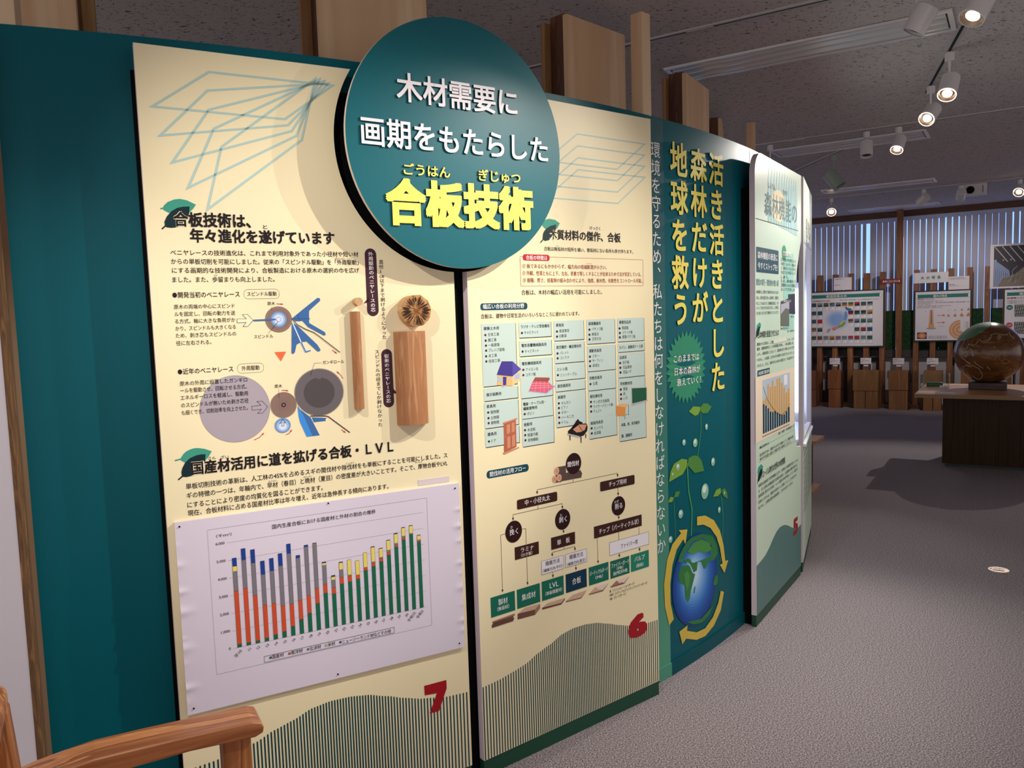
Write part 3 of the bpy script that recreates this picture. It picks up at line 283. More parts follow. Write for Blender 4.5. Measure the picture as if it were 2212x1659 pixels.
'pic_door':[('P',[(122.7,1155.2),(173.6,1164.3),(172.8,1072.2),(121.5,1059.5)],'door',4),('P',[(118.1,1157.8),(178.5,1167.8),(179.5,1163),(120.7,1153.5)],'doorl',5),('P',[(113.7,1059),(182.6,1070.9),(183.7,1067.7),(122.4,1053.8)],'doorl',5),('P',[(134,1149),(148.4,1151.4),(148.4,1122),(133.5,1118.1)],'doorl',6),('P',[(154.7,1152.9),(167.4,1155.6),(167.3,1124.4),(153.9,1121.3)],'doorl',6),('P',[(134.2,1106.6),(141,1111),(148,1110.2),(147.7,1073.8),(133.9,1070.3)],'doorl',6),('P',[(154.6,1109.4),(161,1114.3),(167.7,1113.5),(167.4,1076.6),(153.9,1073.7)],'doorl',6),('E',129.3,1110.9,2.3,2.2,'doorl',6)],
'pic_piano':[('P',[(449.1,1135.9),(458.6,1125.9),(471.1,1121.2),(471.8,1113.7),(408.7,1098.2),(417.8,1107.1)],'blk',4),('P',[(408.9,1102.2),(440.4,1117.9),(492.2,1112.8),(495,1101.8),(492.8,1088.6),(475,1073.9),(454.6,1071.3),(401.7,1086.5),(402.2,1099)],'blk',4),('P',[(424.3,1101.4),(453.8,1115.7),(490.8,1111),(480.2,1092.7),(461.9,1088.1),(441.7,1088.5)],'tan',5),('L',[(438.6,1129.7),(468.8,1091.3)],2,'blk',6,0),('P',[(399.7,1090.1),(454.7,1074),(453.6,1069.1),(398.6,1085.9)],'gry',5),('P',[(408.2,1083.5),(412.6,1082.3),(412,1064.8),(408.5,1065.2)],'blk',4),('P',[(460,1070.6),(464.9,1070.7),(463.3,1048.5),(460.6,1048.8)],'blk',4),('P',[(483.3,1077.9),(487,1079.2),(486.5,1064.1),(483.3,1063.5)],'blk',4)],
'pic_board':[('P',[(721,1223.1),(804.7,1218.9),(804.5,1168.6),(722.4,1161.6)],'gry',4),('P',[(724,1220.5),(802.6,1216.9),(802,1170.6),(724.5,1164.2)],'bbd',5),('P',[(721.4,1161),(807.7,1169.7),(807.6,1166.5),(722.3,1155.7)],'gry',6)],
'pic_desk':[('P',[(638.3,1161.2),(688.6,1151.9),(686.3,1120.6),(640.3,1127.1)],'dsk',5),('P',[(637.4,1162.7),(666.9,1169.6),(707.9,1163.7),(688.7,1152.2)],'dsk2',6),('L',[(703.8,1160.9),(703.8,1122.3)],1.4,'ink',5,0),('L',[(684.3,1120.9),(684,1108.6)],1.4,'ink',5,0),('L',[(685.5,1126),(703.9,1125.8)],1,'ink',5,0)],
'p6_flow':[('P',[(345.2,979.5),(388.2,978.9),(387.3,951.9),(344.3,953.6)],'logk',3),('E',344.7,966.8,11.2,12.8,'tan2',4),('E',344.7,966.8,6.7,7.7,'tan',5),('P',[(334.2,952.5),(365.6,950.8),(364.7,925.1),(333.2,926.6)],'logk',3),('E',333.7,939.8,10,12.8,'tan2',4),('E',333.7,939.8,6,7.7,'tan',5),('P',[(356.1,953.5),(455.3,953.6),(463.7,940.5),(458.5,925.9),(355.2,927.5)],'logk',3),('E',355.6,940.7,11.2,12.8,'tan2',4),('E',355.6,940.7,6.7,7.7,'tan',5),('E',424,981.2,35.8,37.2,'drk',6),('T','間伐材',395.2,449,981.1,18.9,'white',7,0.012),('L',[(420.4,925.2),(420,915.2)],1.3,'brk',2,0),('L',[(421.8,914.9),(256,915.2),(255.6,906.4)],1.3,'brk',2,0),('P',[(255.4,899.9),(251.6,910.3),(259.9,909)],'brk',2),('L',[(421.8,914.9),(640.1,914.6),(640.6,907.3)],1.3,'brk',2,0),('P',[(641,900.1),(635.4,911.4),(645.3,910.3)],'brk',2),('R',550.6,860.2,729.8,895.6,6,'brk',3,0),('T','チップ用材',594.2,687,879.4,19.9,'white',4,0.005),('R',167.8,862.1,344.4,894.7,6,'brk',3,0),('T','中・小径丸太',200.9,311.5,879.9,19,'white',4,0.005),('L',[(641.2,860.4),(641.8,837.4)],1.4,'brk',2,0),('P',[(642,830.2),(636.7,841.7),(646.7,840.3)],'brk',2),('E',641.8,792.3,35.2,35.8,'drk',3),('T','削る',623.3,662.5,792.1,21.9,'white',4,0.006),('T','けず',621.2,643.6,809.4,10,'white',4,0.005),('L',[(642.2,757.7),(642.6,748.4)],1.4,'brk',2,0),('P',[(642.9,741.1),(637.4,752.7),(647.4,751.2)],'brk',2),('R',515,694.1,764.6,737.8,0,'brk',3,0),('T','チップ（パーティクル状）',539.6,747.6,715,20.7,'white',4,0.005),('L',[(257.1,859.8),(256.7,849.3)],1.3,'brk',2,0),('L',[(256.7,848.9),(150.1,848.9),(149.6,835.4)],1.3,'brk',2,0),('P',[(149.3,829),(145.7,839.3),(153.7,837.8)],'brk',2),('L',[(256.7,848.9),(366.6,848.4),(367.3,836.1)],1.3,'brk',2,0),('P',[(367.7,829.3),(362.7,840.1),(371.5,839)],'brk',2),('E',150.4,791.8,34.8,36.6,'drk',3),('T','挽く',132.5,168.5,791.8,20.5,'white',4,0.006),('T','ひ',137.7,145.9,808.4,10.6,'white',4,0.005),('E',367,792.8,35.1,36.3,'drk',3),('T','剥く',348.8,385.8,792.7,20.6,'white',4,0.006),('T','む',355,364.1,808.9,10.3,'white',4,0.005),('L',[(368.6,757.7),(369.5,749.7)],1.3,'brk',2,0),('P',[(370.2,742.7),(364.7,753.6),(373.5,752.6)],'brk',2),('R',311.3,695.5,422.2,738.2,0,'brk',3,0),('T','単\u3000板',337.7,397.6,715.4,19.8,'white',4,0.005),('L',[(115.6,791.3),(96.4,791),(96.4,605)],1.2,'brk',2,0),('P',[(96.4,598.6),(92.4,609.1),(100.3,607.4)],'brk',2),('L',[(186.9,793),(202.2,792.1),(201.7,738.9)],1.2,'brk',2,0),('R',152.1,694.8,255.6,737.6,0,'brk',3,0),('T','ラミナ',177.4,233.1,722.7,17.4,'white',4,0.005),('T','（ひき板）',177.8,226.5,705,12.5,'white',4,0.005),('L',[(202.1,694.2),(202.4,604.5)],1.3,'brk',2,0),('P',[(202.4,597.9),(198.3,608.7),(206.5,607)],'brk',2),('L',[(369.9,694.1),(369.6,686.7)],1.3,'brk',2,0),('L',[(369.6,685.9),(314.7,686.2),(314.9,678.4)],1.3,'brk',2,0),('P',[(315.2,671.6),(310.5,682.5),(319.1,681)],'brk',2),('L',[(369.6,685.9),(420,685.8),(420.9,676.8)],1.3,'brk',2,0),('P',[(421.6,669.8),(416,680.9),(425.1,679.7)],'brk',2),('R',265.4,618.5,365.2,665.7,0,'wht',3,0),('R',265.4,618.5,365.2,665.7,0,'brk',4,0.9),('R',375,618.6,476.2,665.6,0,'wht',3,0),('R',375,618.6,476.2,665.6,0,'brk',4,0.9),('R',591,615.2,801.8,663.6,0,'wht',3,0),('R',591,615.2,801.8,663.6,0,'brk',4,0.9),('T','積層方法',282.4,347.8,652.8,15.8,'ink',5,0.005),('T','（繊維方向:平行）',270.7,360.1,630.4,11.9,'ink',5,0.005),('T','積層方法',392.7,458.5,651.7,16.2,'ink',5,0.005),('T','（繊維方向:直交）',381,470.3,628.2,12.2,'ink',5,0.005),('T','ファイバー状',648.6,741,638.5,18.5,'ink',5,0.005),('L',[(315.5,616.7),(315.6,603.6)],1.3,'brk',2,0),('P',[(315.7,596.8),(311.3,607.9),(320,606.1)],'brk',2),('L',[(423,616.4),(423.2,605.3)],1.3,'brk',2,0),('P',[(423.4,598.3),(418.6,609.7),(427.7,607.9)],'brk',2),('L',[(640.4,693.3),(640.2,664.1)],1.4,'brk',2,0),('L',[(749.2,692.2),(749.1,662.4)],1.4,'brk',2,0),('L',[(530.2,694.6),(531.8,605.7)],1.3,'brk',2,0),('P',[(531.9,598.6),(527,610.2),(536.5,608.4)],'brk',2),('L',[(641.4,614.1),(641.1,604.9)],1.4,'brk',2,0),('P',[(640.9,597.6),(636.2,609.6),(646.3,607.4)],'brk',2),('L',[(750,617.1),(750.3,605.1)],1.4,'brk',2,0),('P',[(750.6,597.6),(745,609.8),(755.5,607.9)],'brk',2),('R',46.8,526,146.4,592.6,0,'grn',3,0),('R',155.3,527.1,255.3,592.6,0,'grn',3,0),('R',263.6,526.7,363.5,594.4,0,'grn',3,0),('R',373.4,527.5,473.6,594.2,0,'navy',3,0),('R',484.6,527.3,583.6,594,0,'grn',3,0),('R',593.1,527,693.6,592.7,0,'grn',3,0),('R',701.6,527.7,800.6,593.2,0,'grn2',3,0),('T','製材',77.2,115.8,569.4,21.3,'white',4,0.005),('T','（無垢材）',71.9,121,547.4,13.9,'white',4,0.005),('T','集成材',175.3,235.1,560.5,21.8,'white',4,0.005),('T','LVL',298.9,339.3,572.3,18.9,'white',4,0.005),('T','（単板積層材）',278.6,355,547.6,13.7,'white',4,0.005),('T','合板',403,445.5,561.4,22.9,'white',4,0.005),('T','パーティクルボード',487.9,580.6,569.5,17.1,'white',4,0.005),('T','（PB）',516.6,553.7,549.3,13.6,'white',4,0.005),('T','ファイバーボード',598,691.9,573.8,17.5,'white',4,0.005),('T','（FB）',626.3,660,558.7,13,'white',4,0.005),('T','IB/MDF/HB',608.6,681.8,542.6,13.8,'white',4,0.005),('T','パルプ',720.6,778.1,572,20.7,'white',4,0.005),('T','（製紙）',730,770.6,545,14.2,'white',4,0.005),('P',[(51.3,512.5),(140.5,515.3),(144.1,513.6),(142.8,507.6),(51.1,507.2)],'wd2',3),('P',[(52.6,508.1),(137.7,508.9),(137.5,503.5),(52.4,502.3)],'wd3',3),('P',[(48.4,503),(138.4,502.4),(141.5,500.8),(135.9,491.3),(48,491.6)],'wd3',4),('P',[(156,510.4),(188.1,523.2),(253.8,520.4),(230.4,505.8)],'wd1',3),('P',[(156,510.4),(230.4,505.8),(230.8,487.6),(155.2,491.6)],'wd3',4),('P',[(230.4,505.8),(253.8,520),(253.2,504.1),(230.8,487.6)],'wd2',4),('L',[(156.3,505.7),(230.8,501.2)],0.8,'wd2',5,0),('L',[(156.1,501.1),(230.6,496.7)],0.8,'wd2',5,0),('L',[(156,496.5),(230.4,492.2)],0.8,'wd2',5,0),('P',[(263.1,503.7),(288.4,513.7),(367.7,512.1),(350,498.9)],'wd1',3),('P',[(263.1,503.7),(350,498.9),(367.6,511.6),(366.3,506.2),(349.8,493.2),(262.9,497.3)],'wd3',4),('P',[(371.2,498.8),(405.5,513.7),(472.2,514.4),(443.3,494.4)],'wd1',3),('P',[(371.2,498.8),(443.3,494.4),(472.2,513.9),(444.4,491.5),(371.7,495.6)],'wd3',4),('P',[(482.5,496.9),(513.6,514.3),(583.5,514.9),(550.2,494.8)],'wd0',3),('P',[(482.5,496.9),(516.7,515.8),(528.7,504.6),(542.3,500.4),(552.1,494.4)],'wd1',4),('P',[(482.6,497.8),(550.2,495.3),(583.5,514.4),(552,491.6),(482.5,494.6)],'wd3',5),('P',[(591.3,496.8),(623.8,514.2),(693.7,515.6),(662.2,495.7)],'wd0',3),('P',[(591.3,496.8),(623.8,514.2),(639.5,500.1),(650.6,501.3),(663.5,495.4)],'wd2',4),('P',[(591.3,497.8),(662.2,496.1),(693.7,515.1),(663.5,493),(591.2,495)],'wd3',5),('T','IB:（インシュレーションボード）',587.6,718.9,481.3,12,'ink',3,0.005),('T','MDF:（ミディアムデンシティファイバーボード）',587.8,789.3,466.5,12,'ink',3,0.005),('T','HB:（ハードボード）',588.1,672.2,452.2,12,'ink',3,0.005)],
'p6_no':[('F','6',690,272.9,775.3,351.7,'red',4,0.05)],
'disc':[('T','木材需要に',-207.8,201.5,2156.6,78.7,'lw',0,0.016),('T','画期をもたらした',-320.2,314,2024.3,78.4,'lw',0,0.016),('T','ごうはん',-196.2,-45.5,1928.4,32.1,'ly',0,0.018),('T','ぎじゅつ',52.7,204.5,1928.7,34,'ly',0,0.018),('T','合板技術',-256.2,250.9,1835.2,122.8,'ly',0,0.045)],
'chart_rect':[17.8,987.7,837.3,459.9],
'chart_frame':[('R',97.2,555.1,728.3,956.1,0,'ax',1,0.7)],
'chart_text':[('T','国内生産合板における国産材と外材の割合の推移',265.6,565.1,938.2,12.7,'ink',2,0.006),('T','（千ｍ³）',118.3,158.1,935.3,9.2,'ink',2,0.005),('T','6,000',115.8,138.5,914.6,7.5,'ink',2,0.005),('T','5,000',115.3,138.5,865.5,7.5,'ink',2,0.005),('T','4,000',115.7,138.5,816.2,7.5,'ink',2,0.005),('T','3,000',115.6,138.5,767.1,7.6,'ink',2,0.005),('T','2,000',115.2,138.1,717.9,7.6,'ink',2,0.005),('T','1,000',115.2,138.1,668.9,7.6,'ink',2,0.005),('T','0',132.6,137.4,619.1,7.7,'ink',2,0.005),('T','国産材',245.3,277.3,568.5,11.6,'ink',2,0.005),('T','南洋材',297.7,330.5,568.2,11.7,'ink',2,0.005),('T','北洋材',350.4,383,567.6,11.8,'ink',2,0.005),('T','米材',402.9,424.3,567.5,12,'ink',2,0.005),('T','ニュージーランド材などその他',445,595.5,566.2,12.1,'ink',2,0.005)],
'chart_axis':(617.2,913.2,150.1,710,160.7,697.2),
'chart_legend':[('R',223.6,557.7,605.8,575.2,0,'ink',1,0.9),('R',237.8,565,243.8,571,0,'ink',2,0),('R',238.6,565.8,243,570.2,0,'cg',3,0),('R',290.1,564.7,296.1,570.7,0,'ink',2,0),('R',290.9,565.5,295.3,569.9,0,'co',3,0),('R',342.8,564.7,348.8,570.7,0,'ink',2,0),('R',343.6,565.5,348,569.9,0,'cgr',3,0),('R',395.1,564,401.1,570,0,'ink',2,0),('R',395.9,564.8,400.3,569.2,0,'cy',3,0),('R',437.1,564,443.1,570,0,'ink',2,0),('R',437.9,564.8,442.3,569.2,0,'cb',3,0)],
'pins':[(29.2,975.8),(823.6,973.2),(33.9,476.3),(818.6,475.8),(425.8,982.2),(428.1,472.8)],
'w_white':[('V','環境を守るため、私たちは何をしなければならないか',16.1,2122.6,561,57.2,'white',2,0)],
'w_yel':[('V','活き活きとした',488.2,2100.3,1209.3,132.1,'ly',0,0.02),('V','森林だけが',330.1,2099.2,1512.9,128,'ly',0,0.02),('V','地球を救う',174.6,2102.9,1507.3,120.7,'ly',0,0.02)],
'w_burst':[('S',219.7,1268.6,158.8,153.2,'burst',1),('T','このままでは',121.5,320.4,1307.3,31.8,'white',2,0.01),('T','日本の森林が',127.2,329.3,1255.1,31.9,'white',2,0.01),('T','衰えていく！',142.9,333.1,1209.9,32.1,'white',2,0.01)],
'w_sprouts':[('L',[(329.8,1083.9),(332.6,1005.6),(319.2,940.4),(298.8,883.8)],4.4,'sp3',1,0),('P',[(232,1082.1),(267.5,1100.1),(327,1091.6),(325.1,1077),(307,1060.5),(280.8,1058.4)],'sp1',2),('P',[(326.6,1076.8),(329.9,1091.3),(352.8,1103.7),(391.4,1099.7),(427.7,1080.8),(390.5,1058.5),(348.9,1061)],'sp2',2),('L',[(213.3,867.7),(221.6,748.9),(247.7,662.4),(238.1,551.2)],8,'sp3',3,0),('P',[(75.3,811.3),(86.3,852.1),(112.1,880.1),(170.8,892.5),(215,882),(206.1,850.6),(175.9,826.5),(129.8,819.8)],'sp1',4),('P',[(214.5,860.2),(224.8,887.8),(267.1,892.4),(303.2,883.2),(332.5,859.9),(354.2,811.2),(272.6,815.3)],'sp2',4),('L',[(108.7,740.9),(113.1,660.7),(119.6,557.8)],2.9,'sp3',1,0),('P',[(67.1,728.8),(83.7,749.2),(108.7,742.3),(95.7,725.4)],'sp1',2),('P',[(108.7,742.3),(122,763.6),(157,758.6),(140.8,738.5)],'sp2',2),('L',[(516,669.7),(532,571.5),(525,485.7),(501.5,372.1)],4.7,'sp3',1,0),('P',[(434.3,681.9),(464.9,707),(507.9,708.2),(514.6,685.7),(481.3,676.5)],'sp1',2),('P',[(518.3,696.8),(552.5,698.2),(576,673.7),(582.9,642.8),(533.8,666.2)],'sp2',2)],
'w_drops':[('E',378.3,999.8,12.4,13.5,'drop1',5),('E',376.6,1004.1,6.8,6.7,'drop2',6),('E',189.7,958.4,13.4,13,'drop1',5),('E',187.8,962.6,7.3,6.5,'drop2',6),('E',279.8,944.4,18.7,18.4,'drop1',5),('E',277.1,950.3,10.3,9.2,'drop2',6),('E',435.8,838,18,18.4,'drop1',5),('E',433.2,844,9.9,9.2,'drop2',6),('E',358.5,721,32.4,34,'drop1',5),('E',353.9,732.2,17.7,17,'drop2',6),('E',157.4,663.2,18.4,18.2,'drop1',5),('E',154.8,669.2,10.1,9.1,'drop2',6),('E',492.1,611.7,13.8,14.1,'drop1',5),('E',490.1,616.3,7.6,7,'drop2',6),('E',79.4,572.8,13.7,14.3,'drop1',5),('E',77.4,577.5,7.5,7.2,'drop2',6),('E',141.2,863.3,14.2,14.3,'drop1',5),('E',139.2,867.9,7.8,7.2,'drop2',6),('E',102.2,838.8,6.3,7.1,'drop1',5),('E',101.4,841.1,3.5,3.6,'drop2',6),('E',546.6,677.1,7.2,7.9,'drop1',5),('E',545.6,679.7,4,3.9,'drop2',6)],
'w_earth':[('E',274,355.4,187.6,197.9,'sea0',1.0),('E',271.8,357.5,176,186.2,'sea1',1.25),('E',269.6,359.5,164.6,174.5,'sea2',1.5),('E',267.4,361.6,153.2,162.8,'sea3',1.75),('E',265.2,363.6,141.8,151.1,'sea4',2.0),('E',263,365.7,130.6,139.4,'sea5',2.25),('E',260.8,367.7,119.4,127.8,'sea6',2.5),('E',258.7,369.8,108.2,116.1,'sea7',2.75),('E',256.5,371.8,97.2,104.5,'sea8',3.0),('E',254.3,373.9,86.1,92.8,'sea9',3.25),('E',252.2,375.9,75.2,81.2,'sea10',3.5),('E',250,377.9,64.3,69.6,'sea11',3.75),('E',247.8,380,53.4,58.1,'sea12',4.0),('E',245.7,382,42.6,46.5,'sea13',4.25),('P',[(127.8,468.2),(141.5,494.1),(168.6,517),(198.8,535.8),(238,545.3),(325.6,541.7),(419.4,510.7),(460,461.8),(471.1,419.7),(433.6,397.8),(376.9,404.7),(352.9,380.1),(337.5,384.2),(315.5,420.6),(285.8,428.2),(277.7,392.4),(251.6,390.2),(221.5,435.6),(201,449.8),(187.1,442.2),(174.1,464),(153.9,458)],'land',6),('P',[(129.1,412.8),(146.9,441.3),(200.7,436.5),(221.2,426),(241.6,390.6),(262.9,379.7),(244.9,348.2),(225.8,315.8),(215.2,284.9),(201.1,275.5),(183.8,297.7),(175.6,356),(136.1,377.8)],'land',6),('P',[(249.5,297.7),(253,324.8),(264.6,327.6),(258.2,300.5)],'land',6),('P',[(419.9,291.6),(440.5,325.2),(469.2,321.3),(465,282.8),(439.5,278.2)],'land',6),('P',[(190.9,192),(247,182.2),(310.1,168.6),(364.4,182.7),(421.3,196.7),(379.9,162.2),(317.2,149.3),(243.7,164.9)],'land',6),('P',[(202,494.2),(251.6,519.6),(325.1,517.4),(386.6,487.4),(410,450.7),(354.3,449.1),(294.2,471.7),(243.4,469.1)],'land2',7),('P',[(172.7,405.1),(200.1,412.8),(220.3,385),(212.5,349.6),(194,324.8),(181.2,365.6)],'land2',7)],
'w_arrows':[('P',[(60.6,217.5),(32,304.6),(28.3,399.5),(52.6,494.1),(91.4,549.8),(156.8,582.2),(140.1,598.3),(206.9,587.3),(189,525.5),(173.5,552.7),(122.6,520.6),(89.2,463.3),(72.3,387.7),(72.8,307.4),(93.8,233.8)],'arry',7),('P',[(287.2,624.3),(357.8,614.6),(437.2,576.6),(495.5,516.4),(529.6,444.7),(548,363.8),(579.6,359.5),(537.9,310.2),(492.5,360.2),(519,359.5),(494,437.6),(460.7,497),(403.9,549.1),(341.6,578.4),(284.9,587.2)],'arry',7),('P',[(530.8,223.6),(497.2,149.3),(427.6,99.6),(346.6,79),(271,87.1),(186.5,120.3),(156.3,105.4),(133.7,167.3),(198.8,175.2),(194.1,151.8),(271.8,120.7),(347.3,113.9),(420.2,141.7),(471.8,189.2),(498.9,238.7)],'arry',7)],
'p5_art':[('P',[(231.5,2172.4),(241.1,2146.5),(248.7,2109.1),(246.5,1910.8),(210.5,1910.6),(212.8,2104.7),(221.2,2143.8)],'spk',1),('P',[(281.7,2173.9),(291.6,2147.6),(299.4,2109.9),(297.4,1909.3),(260.6,1909.2),(262.7,2105.4),(271.3,2145)],'spk',1),('P',[(331,2174),(341.1,2147.5),(349.2,2109.3),(347.3,1906.5),(309.8,1906.4),(311.7,2104.8),(320.3,2144.8)],'spk',1),('P',[(377.1,2173.6),(387.5,2146.8),(395.7,2108.2),(394.1,1903.4),(355.7,1903.2),(357.5,2103.6),(366.3,2144)],'spk',1),('P',[(424.2,2173.1),(434.8,2146),(443.2,2107.1),(441.8,1900.1),(402.6,1900),(404.2,2102.5),(413.2,2143.3)],'spk',1),('P',[(472.2,2172.6),(483.1,2145.3),(491.7,2105.9),(490.4,1896.8),(450.5,1896.7),(451.9,2101.3),(461,2142.5)],'spk',1),('P',[(519,2173),(530.1,2145.4),(539,2105.7),(537.9,1894.5),(497.2,1894.4),(498.4,2100.9),(507.6,2142.6)],'spk',1),('P',[(564.4,2173.1),(575.8,2145.2),(584.8,2105.1),(583.9,1891.9),(542.4,1891.8),(543.5,2100.4),(552.8,2142.4)],'spk',1),('P',[(610.7,2172),(622.3,2143.9),(631.6,2103.4),(630.9,1888),(588.6,1888),(589.5,2098.6),(598.9,2141)],'spk',1),('P',[(655.5,2171.8),(667.4,2143.4),(676.9,2102.5),(676.4,1885.2),(633.3,1885.2),(633.9,2097.7),(643.5,2140.5)],'spk',1),('P',[(698.7,2170.1),(710.8,2141.4),(720.5,2100.2),(720.2,1880.9),(676.4,1880.9),(676.9,2095.3),(686.6,2138.5)],'spk',1),('P',[(740.3,2170.4),(752.6,2141.5),(762.5,2099.9),(762.4,1878.8),(717.8,1878.9),(718.1,2095.1),(727.9,2138.6)],'spk',1),('E',394.8,1999.8,133.1,76.8,'sun',2),('L',[(11.7,1908.4),(779.9,1907.8)],3.1,'ink',3,0)],
'p5_head':[('T','森林機能の',152.9,755,1992.4,110.7,'p5h',3,0.012),('T','しんりん',212.6,338.5,2082,30.5,'ink',3,0.012),('T','きのう',471.6,564,2077.6,27.7,'ink',3,0.012)],
'p5_text':[('R',16,1666.8,392.6,1782,6,'teal',1,0),('T','森林機能の衰退に',36.5,373.5,1746.2,32.9,'white',2,0.012),('T','今すぐストップを!',39.5,373.1,1697.5,33,'white',2,0.012),('T','間伐の実行・間伐材の使い道',14.4,391.8,1622,30.8,'p5h',2,0.006),('T','森林破壊とは、開発だけで森林が失われるのではあり',15.5,391.4,1577.1,16,'ink',2,0.004),('T','ません。豊かな再生力を失った森林地で、温暖化を',15.1,391.2,1550.4,16,'ink',2,0.004),('T','呼ぶことでもあるのです。森林機能の衰退に、今す',14.7,391,1524.2,16,'ink',2,0.004),('T','ぐストップをかけなければなりません。この地球に',14.4,390.8,1503.1,16,'ink',2,0.004),('T','生きる者、私たちの手で森林を守っていくのです。',14,390.6,1479.1,16,'ink',2,0.004),('R',487.5,1385.6,685,1781.5,3,'mint2',1,0),('E',498.7,1777.4,40.5,37.6,'leaf3',2),('R',471.9,1761.7,632.9,1783.6,0,'mint3',3,0),('T','間伐をしないと',476.3,628.1,1770.8,21.1,'ink',4,0.012),('T','日光が届かず木が育たなくな',438.4,727.4,1742.9,17.4,'ink',4,0.005),('T','り枯れてしまいます。地面はや',438.3,727.4,1721.6,17.4,'ink',4,0.005),('T','せ、雨水をたくわえる力や土',438.1,727.4,1700.4,17.5,'ink',4,0.005),('T','をおさえる力が弱くなって',438,727.3,1679.1,17.5,'ink',4,0.005),('T','しまう。',437.8,583,1656.1,17.5,'ink',4,0.005),('T','ましかし、森林の働きが、生',437.7,727.3,1636.5,17.5,'ink',4,0.005),('T','活環境からも大きな課題に',437.5,727.3,1615.1,17.5,'ink',4,0.005),('T','なってきました。',437.4,727.2,1593.8,17.5,'ink',4,0.005),('P',[(573.2,1569),(717.3,1572.4),(722.1,1463.7),(577.5,1469.5)],'ph1',2),('P',[(430.3,1522.6),(594.2,1537.1),(593.7,1403.6),(429.4,1409.4)],'ph2',3),('P',[(430.3,1522.6),(594.2,1537.1),(594,1491.7),(519.8,1498.4),(429.9,1466.9)],'ph3',4),('P',[(434.7,1534.3),(629.8,1552.3),(629.8,1535.9),(434.6,1518.5)],'ph1',5),('T','今、森林は泣いている',441.3,625,1534.9,14.1,'white',6,0.01),('T','間伐された山',624.7,717.1,1452.7,12.2,'ink',2,0.005),('T','間伐が行われた山',429.3,577.2,1396,11.8,'ink',2,0.005),('T','写真：林野庁提供',553.7,697.2,1377.7,9.7,'ink',2,0.005),('L',[(7.1,1387.7),(14.6,1398.2)],4.3,'leafl',1,0),('P',[(12.7,1398.3),(22.3,1424.8),(63.5,1437.3),(86,1428.6),(82,1412.4),(44.2,1397.2)],'leafl',1),('L',[(-4.3,1361.4),(6.8,1368.9)],4.3,'leafd',2,0),('P',[(3.1,1366.4),(12.7,1398.3),(44.4,1416.2),(72.6,1418.1),(62.9,1396.6),(40.1,1375.7)],'leafd',2),('T','日本林業を衰退させたもの',34.6,392,1379.3,32.4,'ink',4,0.014),('T','戦後から日本は、二度の造林ブームがありました。しか',20.3,692.9,1336.1,14.8,'ink',2,0.004),('T','戦後、建築用資材として木材需要が急増し、一時は高騰しまし',19.9,692.9,1314.2,14.8,'ink',2,0.004),('T','しかし、高度成長にともなって、国産材は安い外材におされて売',19.5,692.8,1289.9,14.9,'ink',2,0.004),('T','りません。この結果、人手のかかる林業では生活できなくなり、山',19.1,692.8,1263.6,14.9,'ink',2,0.004),('T','されました。さらに、森林の手入れは年々放置され、今も進行中です',18.7,692.7,1236.8,14.9,'ink',2,0.004),('P',[(290.1,1345.2),(538.6,1352.3),(546,1330.5),(296.6,1326.3)],'tape',4),('R',27.2,1186.6,228.5,1214,5,'teal',1,0),('T','木材自給率と需要の推移',39.2,218.7,1199.5,17.6,'white',2,0.012)],
